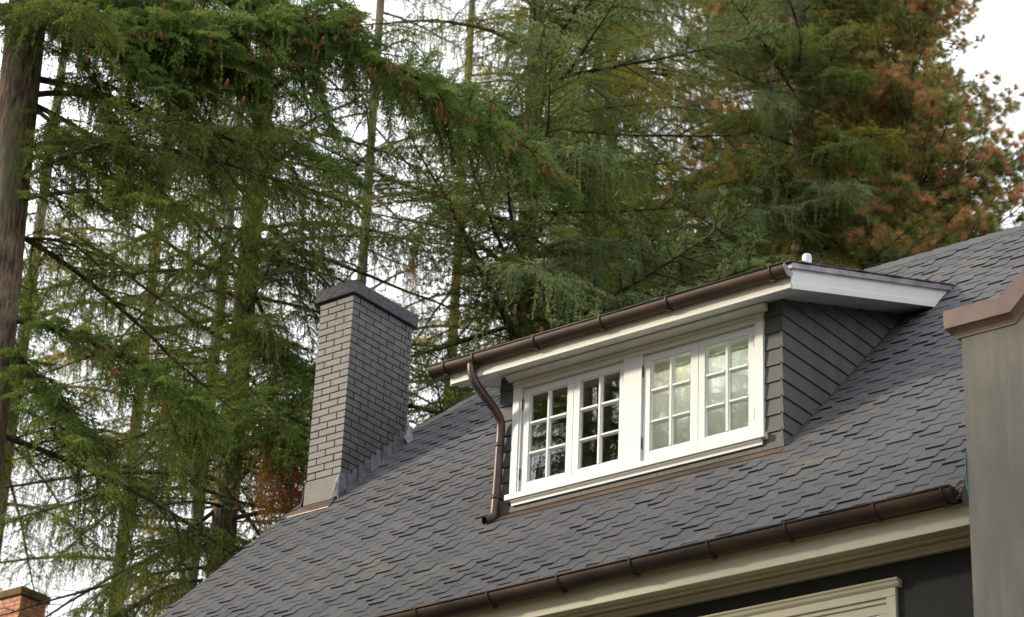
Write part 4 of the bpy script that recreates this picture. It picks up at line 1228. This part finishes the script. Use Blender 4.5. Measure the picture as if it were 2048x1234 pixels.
CONES = [ (-7.38, 0.43, 14.89), (-7.34, 0.47, 14.83), (-7.23, 0.59, 14.94), (-6.71, 1.14, 14.95), (-6.81, 1.05, 14.76), (-7.02, 0.82, 14.59), (-6.46, 1.4, 14.78), (-6.5, 1.36, 14.62), (-6.72, 1.14, 14.49), (-6.65, 1.21, 14.55), (-6.74, 1.12, 14.35), (-6.88, 0.97, 14.17), (-6.77, 1.08, 14.19), (-6.89, 0.96, 13.98), (-6.79, 1.06, 13.93), (-7.5, 0.29, 14.56), (-7.46, 0.34, 14.56), (-7.42, 0.39, 14.59), (-7.36, 0.45, 14.6), (-7.63, 0.15, 14.38), (-7.6, 0.17, 14.28), (-7.81, -0.06, 14.28), (-8.29, -0.67, 14.4), (-6.26, 1.46, 15.01), (-6.18, 1.53, 14.71), (-6.24, 1.47, 14.63), (-6.21, 1.51, 14.62), (-6.31, 1.4, 14.68), (-6.08, 1.62, 14.93), (-6.03, 1.68, 14.96), (-5.98, 1.72, 14.99), (-5.93, 1.76, 14.99), (-5.97, 1.73, 14.89), (-5.84, 1.86, 14.91), (-5.8, 1.89, 14.75), (-5.83, 1.86, 14.4), (-5.79, 1.89, 14.4), (-5.71, 1.97, 14.48), (-5.54, 2.12, 14.34), (-5.57, 2.09, 14.26), (-5.45, 2.2, 14.18), (-5.3, 2.33, 14.07), (-5.28, 2.35, 14.0), (-5.09, 2.51, 14.16), (-5.07, 2.53, 14.11), (-5.12, 2.49, 13.96), (-5.07, 2.52, 13.89), (-5.03, 2.56, 13.94), (-4.82, 2.73, 13.86), (-4.76, 2.78, 13.8), (-4.69, 2.84, 13.7), (-4.72, 2.81, 13.64), (-4.9, 2.67, 13.64), (-4.79, 2.75, 13.59), (-4.58, 2.92, 13.69), (-4.59, 2.91, 13.49), (-4.53, 2.96, 13.47), (-4.44, 3.03, 13.38), (-4.41, 3.05, 13.32), (-4.36, 3.09, 13.35), (-4.32, 3.12, 13.32), (-4.27, 3.16, 13.31), (-4.58, 2.92, 13.32), (-5.52, 2.14, 13.49), (-5.37, 2.27, 13.51), (-6.14, 1.57, 14.18), (-6.0, 1.7, 14.18), (-5.75, 1.93, 14.19), (-5.95, 1.75, 13.18), (-6.24, 1.47, 13.21), (-7.0, 1.13, 12.7), (-7.55, 0.54, 11.06), (-7.52, 0.57, 11.05), (-7.53, 0.56, 10.87), (-7.2, 0.92, 10.73), (-7.38, 0.72, 10.57), (-6.9, 5.67, 13.63), (-6.36, 5.46, 13.17), (-7.18, 5.45, 13.34), (-7.98, 6.09, 15.5), (-8.49, 6.31, 16.63) ]
DEAD1 = [[[-8.86, 3.95, 11.88], [-8.41, 3.69, 11.46], [-8.24, 3.58, 10.99]], [[-8.72, 4.08, 11.78], [-8.3, 3.8, 11.33], [-8.19, 3.76, 10.99]], [[-8.59, 3.79, 11.7], [-8.36, 3.73, 11.41], [-8.25, 3.7, 11.06]], [[-8.52, 3.86, 11.54], [-8.32, 3.78, 11.24], [-8.21, 3.74, 10.93]]]
DEAD2 = [[[-11.86, 10.01, 18.15], [-12.02, 9.88, 18.06], [-12.08, 9.82, 17.66], [-12.07, 9.82, 17.18]], [[-11.04, 9.39, 17.33], [-10.56, 9.14, 17.08], [-10.39, 9.16, 16.73]], [[-9.46, 8.11, 16.3], [-9.6, 7.99, 16.22], [-9.74, 7.88, 15.92]]]

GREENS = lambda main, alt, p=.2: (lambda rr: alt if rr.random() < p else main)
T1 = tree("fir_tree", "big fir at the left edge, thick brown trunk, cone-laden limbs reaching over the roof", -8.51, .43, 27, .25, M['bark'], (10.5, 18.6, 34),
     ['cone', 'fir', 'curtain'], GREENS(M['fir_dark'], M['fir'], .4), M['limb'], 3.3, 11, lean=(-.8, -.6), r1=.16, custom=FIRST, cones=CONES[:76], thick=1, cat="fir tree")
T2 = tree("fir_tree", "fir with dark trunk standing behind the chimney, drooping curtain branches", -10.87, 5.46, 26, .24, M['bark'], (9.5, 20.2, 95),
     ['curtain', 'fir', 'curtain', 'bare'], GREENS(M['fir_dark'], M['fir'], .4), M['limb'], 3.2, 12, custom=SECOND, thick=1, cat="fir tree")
T3 = tree("fir_tree", "slim pale grey trunk left of the dark-trunked fir, thin branches", -13.95, 8.0, 26, .125, M['bark_pale'], (9.5, 22, 50),
     ['bare', 'curtain', 'curtain'], GREENS(M['fir_dark'], M['gold_fir'], .5), M['limb'], 2.8, 13, cat="fir tree")
T4 = tree("fir_tree", "slender mossy trunk with bare criss-cross twigs, directly above the dark chimney", -13.96, 10.82, 28, .115, M['bark_moss'], (14, 25, 30),
     ['bare', 'bare', 'curtain'], GREENS(M['gold_fir'], M['fir_dark'], .5), M['limb'], 3.0, 14, custom=FOURTH, cat="fir tree")
T5 = tree("fir_tree", "fir with stout tan trunk rising behind the middle of the dormer", -8.38, 7.69, 26, .22, M['bark_moss'], (10.5, 19.6, 100),
     ['blue', 'fir', 'blue', 'curtain'], GREENS(M['blue_fir'], M['fir'], .35), M['limb'], 3.4, 15, face=.35, custom=FIFTH, cones=CONES[76:], cat="fir tree")
T6 = tree("fir_tree", "thin dark trunk half hidden between the tan trunk and the right-hand firs", -10.09, 11.42, 27, .11, M['bark'], (12, 23, 70),
     ['fir', 'curtain', 'fir'], GREENS(M['gold_fir'], M['fir'], .5), M['limb'], 3.4, 16, face=.4, cat="fir tree")
T7 = tree("fir_tree", "dense dark green fir with hanging sprays above the dormer's right end", -6.13, 10.46, 28, .26, M['bark'], (10.5, 20.6, 180),
     ['fir', 'blue', 'fir', 'cone'], (lambda rr: rr.choice([M['fir']] * 8 + [M['blue_fir']] * 8 + [M['gold_fir']] * 4)), M['limb'], 2.25, 17, face=.5, cat="fir tree")
T8 = tree("fir_tree", "low blue-green fir whose stubby sprays show just over the dormer roof", -6.9, 8.95, 16.3, .14, M['bark'], (9.5, 15.8, 90),
     ['blue'], GREENS(M['blue_fir'], M['fir'], .25), M['limb'], 3.3, 18, face=.4, cat="fir tree")
T9 = tree("fir_tree", "green fir showing over the roof ridge left of the brown coping", -2.9, 10.9, 15.6, .14, M['bark'], (9.5, 15.2, 70),
     ['blue', 'fir'], GREENS(M['fir'], M['blue_fir'], .45), M['limb'], 3.4, 19, face=.3, cat="fir tree")
P1 = tree("pine_tree", "long-needled pine with rusty orange dead tufts at the upper right", -5.1, 11.6, 22.0, .2, M['bark'], (12, 20.9, 230),
     ['pine'], GREENS(M['pine'], M['dead'], .10), M['limb'], 2.6, 20, incl=(-10, 25), face=.3, cat="pine tree")
P4 = tree("pine_tree", "pine close behind the orange one, its tufts fading into the dark hanging sprays", -6.6, 13.6, 24, .2, M['bark'], (14, 22.3, 190),
     ['pine'], GREENS(M['pine'], M['dead'], .12), M['limb'], 3.0, 25, incl=(-10, 25), face=.3, cat="pine tree")
P2 = tree("pine_tree", "pine at the right edge of the photo with sparse tufts against the white sky", -2.9, 16.6, 21.6, .18, M['bark'], (14, 20.6, 60),
     ['pine'], GREENS(M['pine'], M['dead'], .08), M['limb'], 2.2, 21, incl=(-10, 25), cat="pine tree")
P3 = tree("pine_tree", "pine whose brown and orange tufts show high above the dormer, behind the blue-green sprays", -9.7, 16.0, 29, .2, M['bark'], (15, 26, 220),
     ['pine'], GREENS(M['pine'], M['dead'], .12), M['limb'], 3.2, 22, incl=(-10, 25), face=.3, cat="pine tree")
F1 = tree("fir_tree", "green fir filling the gap right of the tan trunk", -7.7, 12.4, 25, .16, M['bark'], (11, 19.2, 80),
     ['fir', 'blue', 'curtain'], GREENS(M['fir'], M['gold_fir'], .3), M['limb'], 3.2, 23, face=.5, cat="fir tree")
F2 = tree("fir_tree", "dense fir low behind the roof ridge, under the orange pine tufts", -4.6, 11.6, 15.4, .14, M['bark'], (10, 15, 80),
     ['fir', 'blue'], GREENS(M['fir'], M['blue_fir'], .4), M['limb'], 3.2, 24, face=.5, cat="fir tree")
BK = "yellow green trees standing far behind the house"
for i, (x, y, h, z0, z1, n_, lab) in enumerate((
        (-16.6, 16.2, 30, 14, 26, 26, "yellow-green tree far behind the chimney, seen between bare twigs"),
        (-12.6, 15.2, 33, 14, 28.5, 150, "sunlit yellow-green tree glowing behind the tan trunk"),
        (-11.6, 19.6, 36, 15, 30.5, 160, "pale gold tree in the gap above the middle of the dormer"),
        (-20.4, 12.6, 30, 12, 26, 40, "faint yellowish tree behind the hanging branches at the left"),
        (-18.2, 8.2, 26, 14.5, 20, 16, "olive tree low at the left beside the neighbour's chimney"),
        (-13.0, 22.0, 36, 16, 31, 170, "gold-green tree deep behind the pine and the hanging sprays"))):
    tree("far_tree", lab, x, y, h, .17, M['bark_moss'], (z0, z1, n_), ['fir', 'curtain', 'fir'], GREENS(M['gold_fir'], M['fir'], .25), M['limb'], 3.7, 40 + i, BK, face=.5 if i in (1, 2, 5) else 0, cat="tree")
# rust coloured dead sprays
def dead_spray(name, label, pts_list, mt):
    for i, pts in enumerate(pts_list):
        fo = limb_foliage('curtain', pts, 900 + i + len(label), r0=.006, extra=2.6)
        o = bpy.data.objects.new("dead_branch", fo.mesh("dead_branch", [M['limb'], mt])); COL.objects.link(o)
        o.parent = name; o.location = (-name.location.x, -name.location.y, 0)
dead_spray(T2, "a", DEAD1, M['rust'])
dead_spray(T4, "b", DEAD2, M['rust'])
# trees in front of the house: they filter the low sun and stand in the window reflections
for i, (x, y, h, z0, L_, n_, sty, lab) in enumerate((
        (-11.3, -13.4, 24, 7, 3.6, 110, ['fir', 'cone', 'curtain'], "garden fir in front of the house, mirrored in the dormer panes"),
        (-13.6, -19.5, 27, 7, 3.8, 90, ['fir', 'cone'], "second garden fir further out, mirrored in the dormer panes"),
        (-7.0, -19.0, 26, 7, 3.8, 90, ['fir', 'cone'], "garden fir opposite the chimney end of the roof"),
        (-1.5, -23.0, 25, 6, 3.8, 90, ['fir', 'cone'], "garden fir opposite the dormer, across the lawn"),
        (5.5, -25.0, 26, 6, 3.8, 80, ['fir', 'cone'], "garden fir opposite the parapet wing, across the lawn"),
        (14.5, -20.0, 24, 6, 3.8, 70, ['fir', 'cone'], "garden fir right of the lawn, facing the parapet wing"),
        (-17.6, -8.0, 23, 9, 3.0, 14, ['bare', 'curtain'], "thin garden fir whose sparse twigs dapple the chimney with sun"),
        (-15.8, -19.0, 24.0, 6, 3.6, 90, ['fir', 'cone'], "middling garden fir between the tall ones, mirrored in the left panes"),
        (2.0, -19.5, 22, 4, 3.6, 110, ['fir', 'cone'], "bushy garden fir straight across from the main eave"),
        (-15.2, -9.6, 13.6, 2, 3.4, 90, ['fir', 'cone'], "short dense fir added unseen to shade the eave, far left end of the low screen"),  # low screen of added firs, sized to keep sun off the eave
        (-12.3, -9.5, 13.7, 2, 3.4, 90, ['fir', 'cone'], "short dense fir added unseen to shade the eave, second in the low screen from the left"),
        (-9.4, -9.4, 13.6, 2, 3.4, 90, ['fir', 'cone'], "short dense fir added unseen to shade the eave, third in the low screen from the left"),
        (-6.6, -9.3, 13.4, 2, 3.2, 90, ['fir', 'cone'], "short dense fir added unseen to shade the eave, lawn end of the low screen"))):
    tree("garden_fir", lab, x, y, h, .25, M['bark'], (z0, h - .7, n_), sty, M['fir'], M['limb'], L_, 60 + i, "firs in front of the house", cat="fir tree")
for me in [m_ for m_ in bpy.data.meshes if m_.users == 0]: bpy.data.meshes.remove(me)
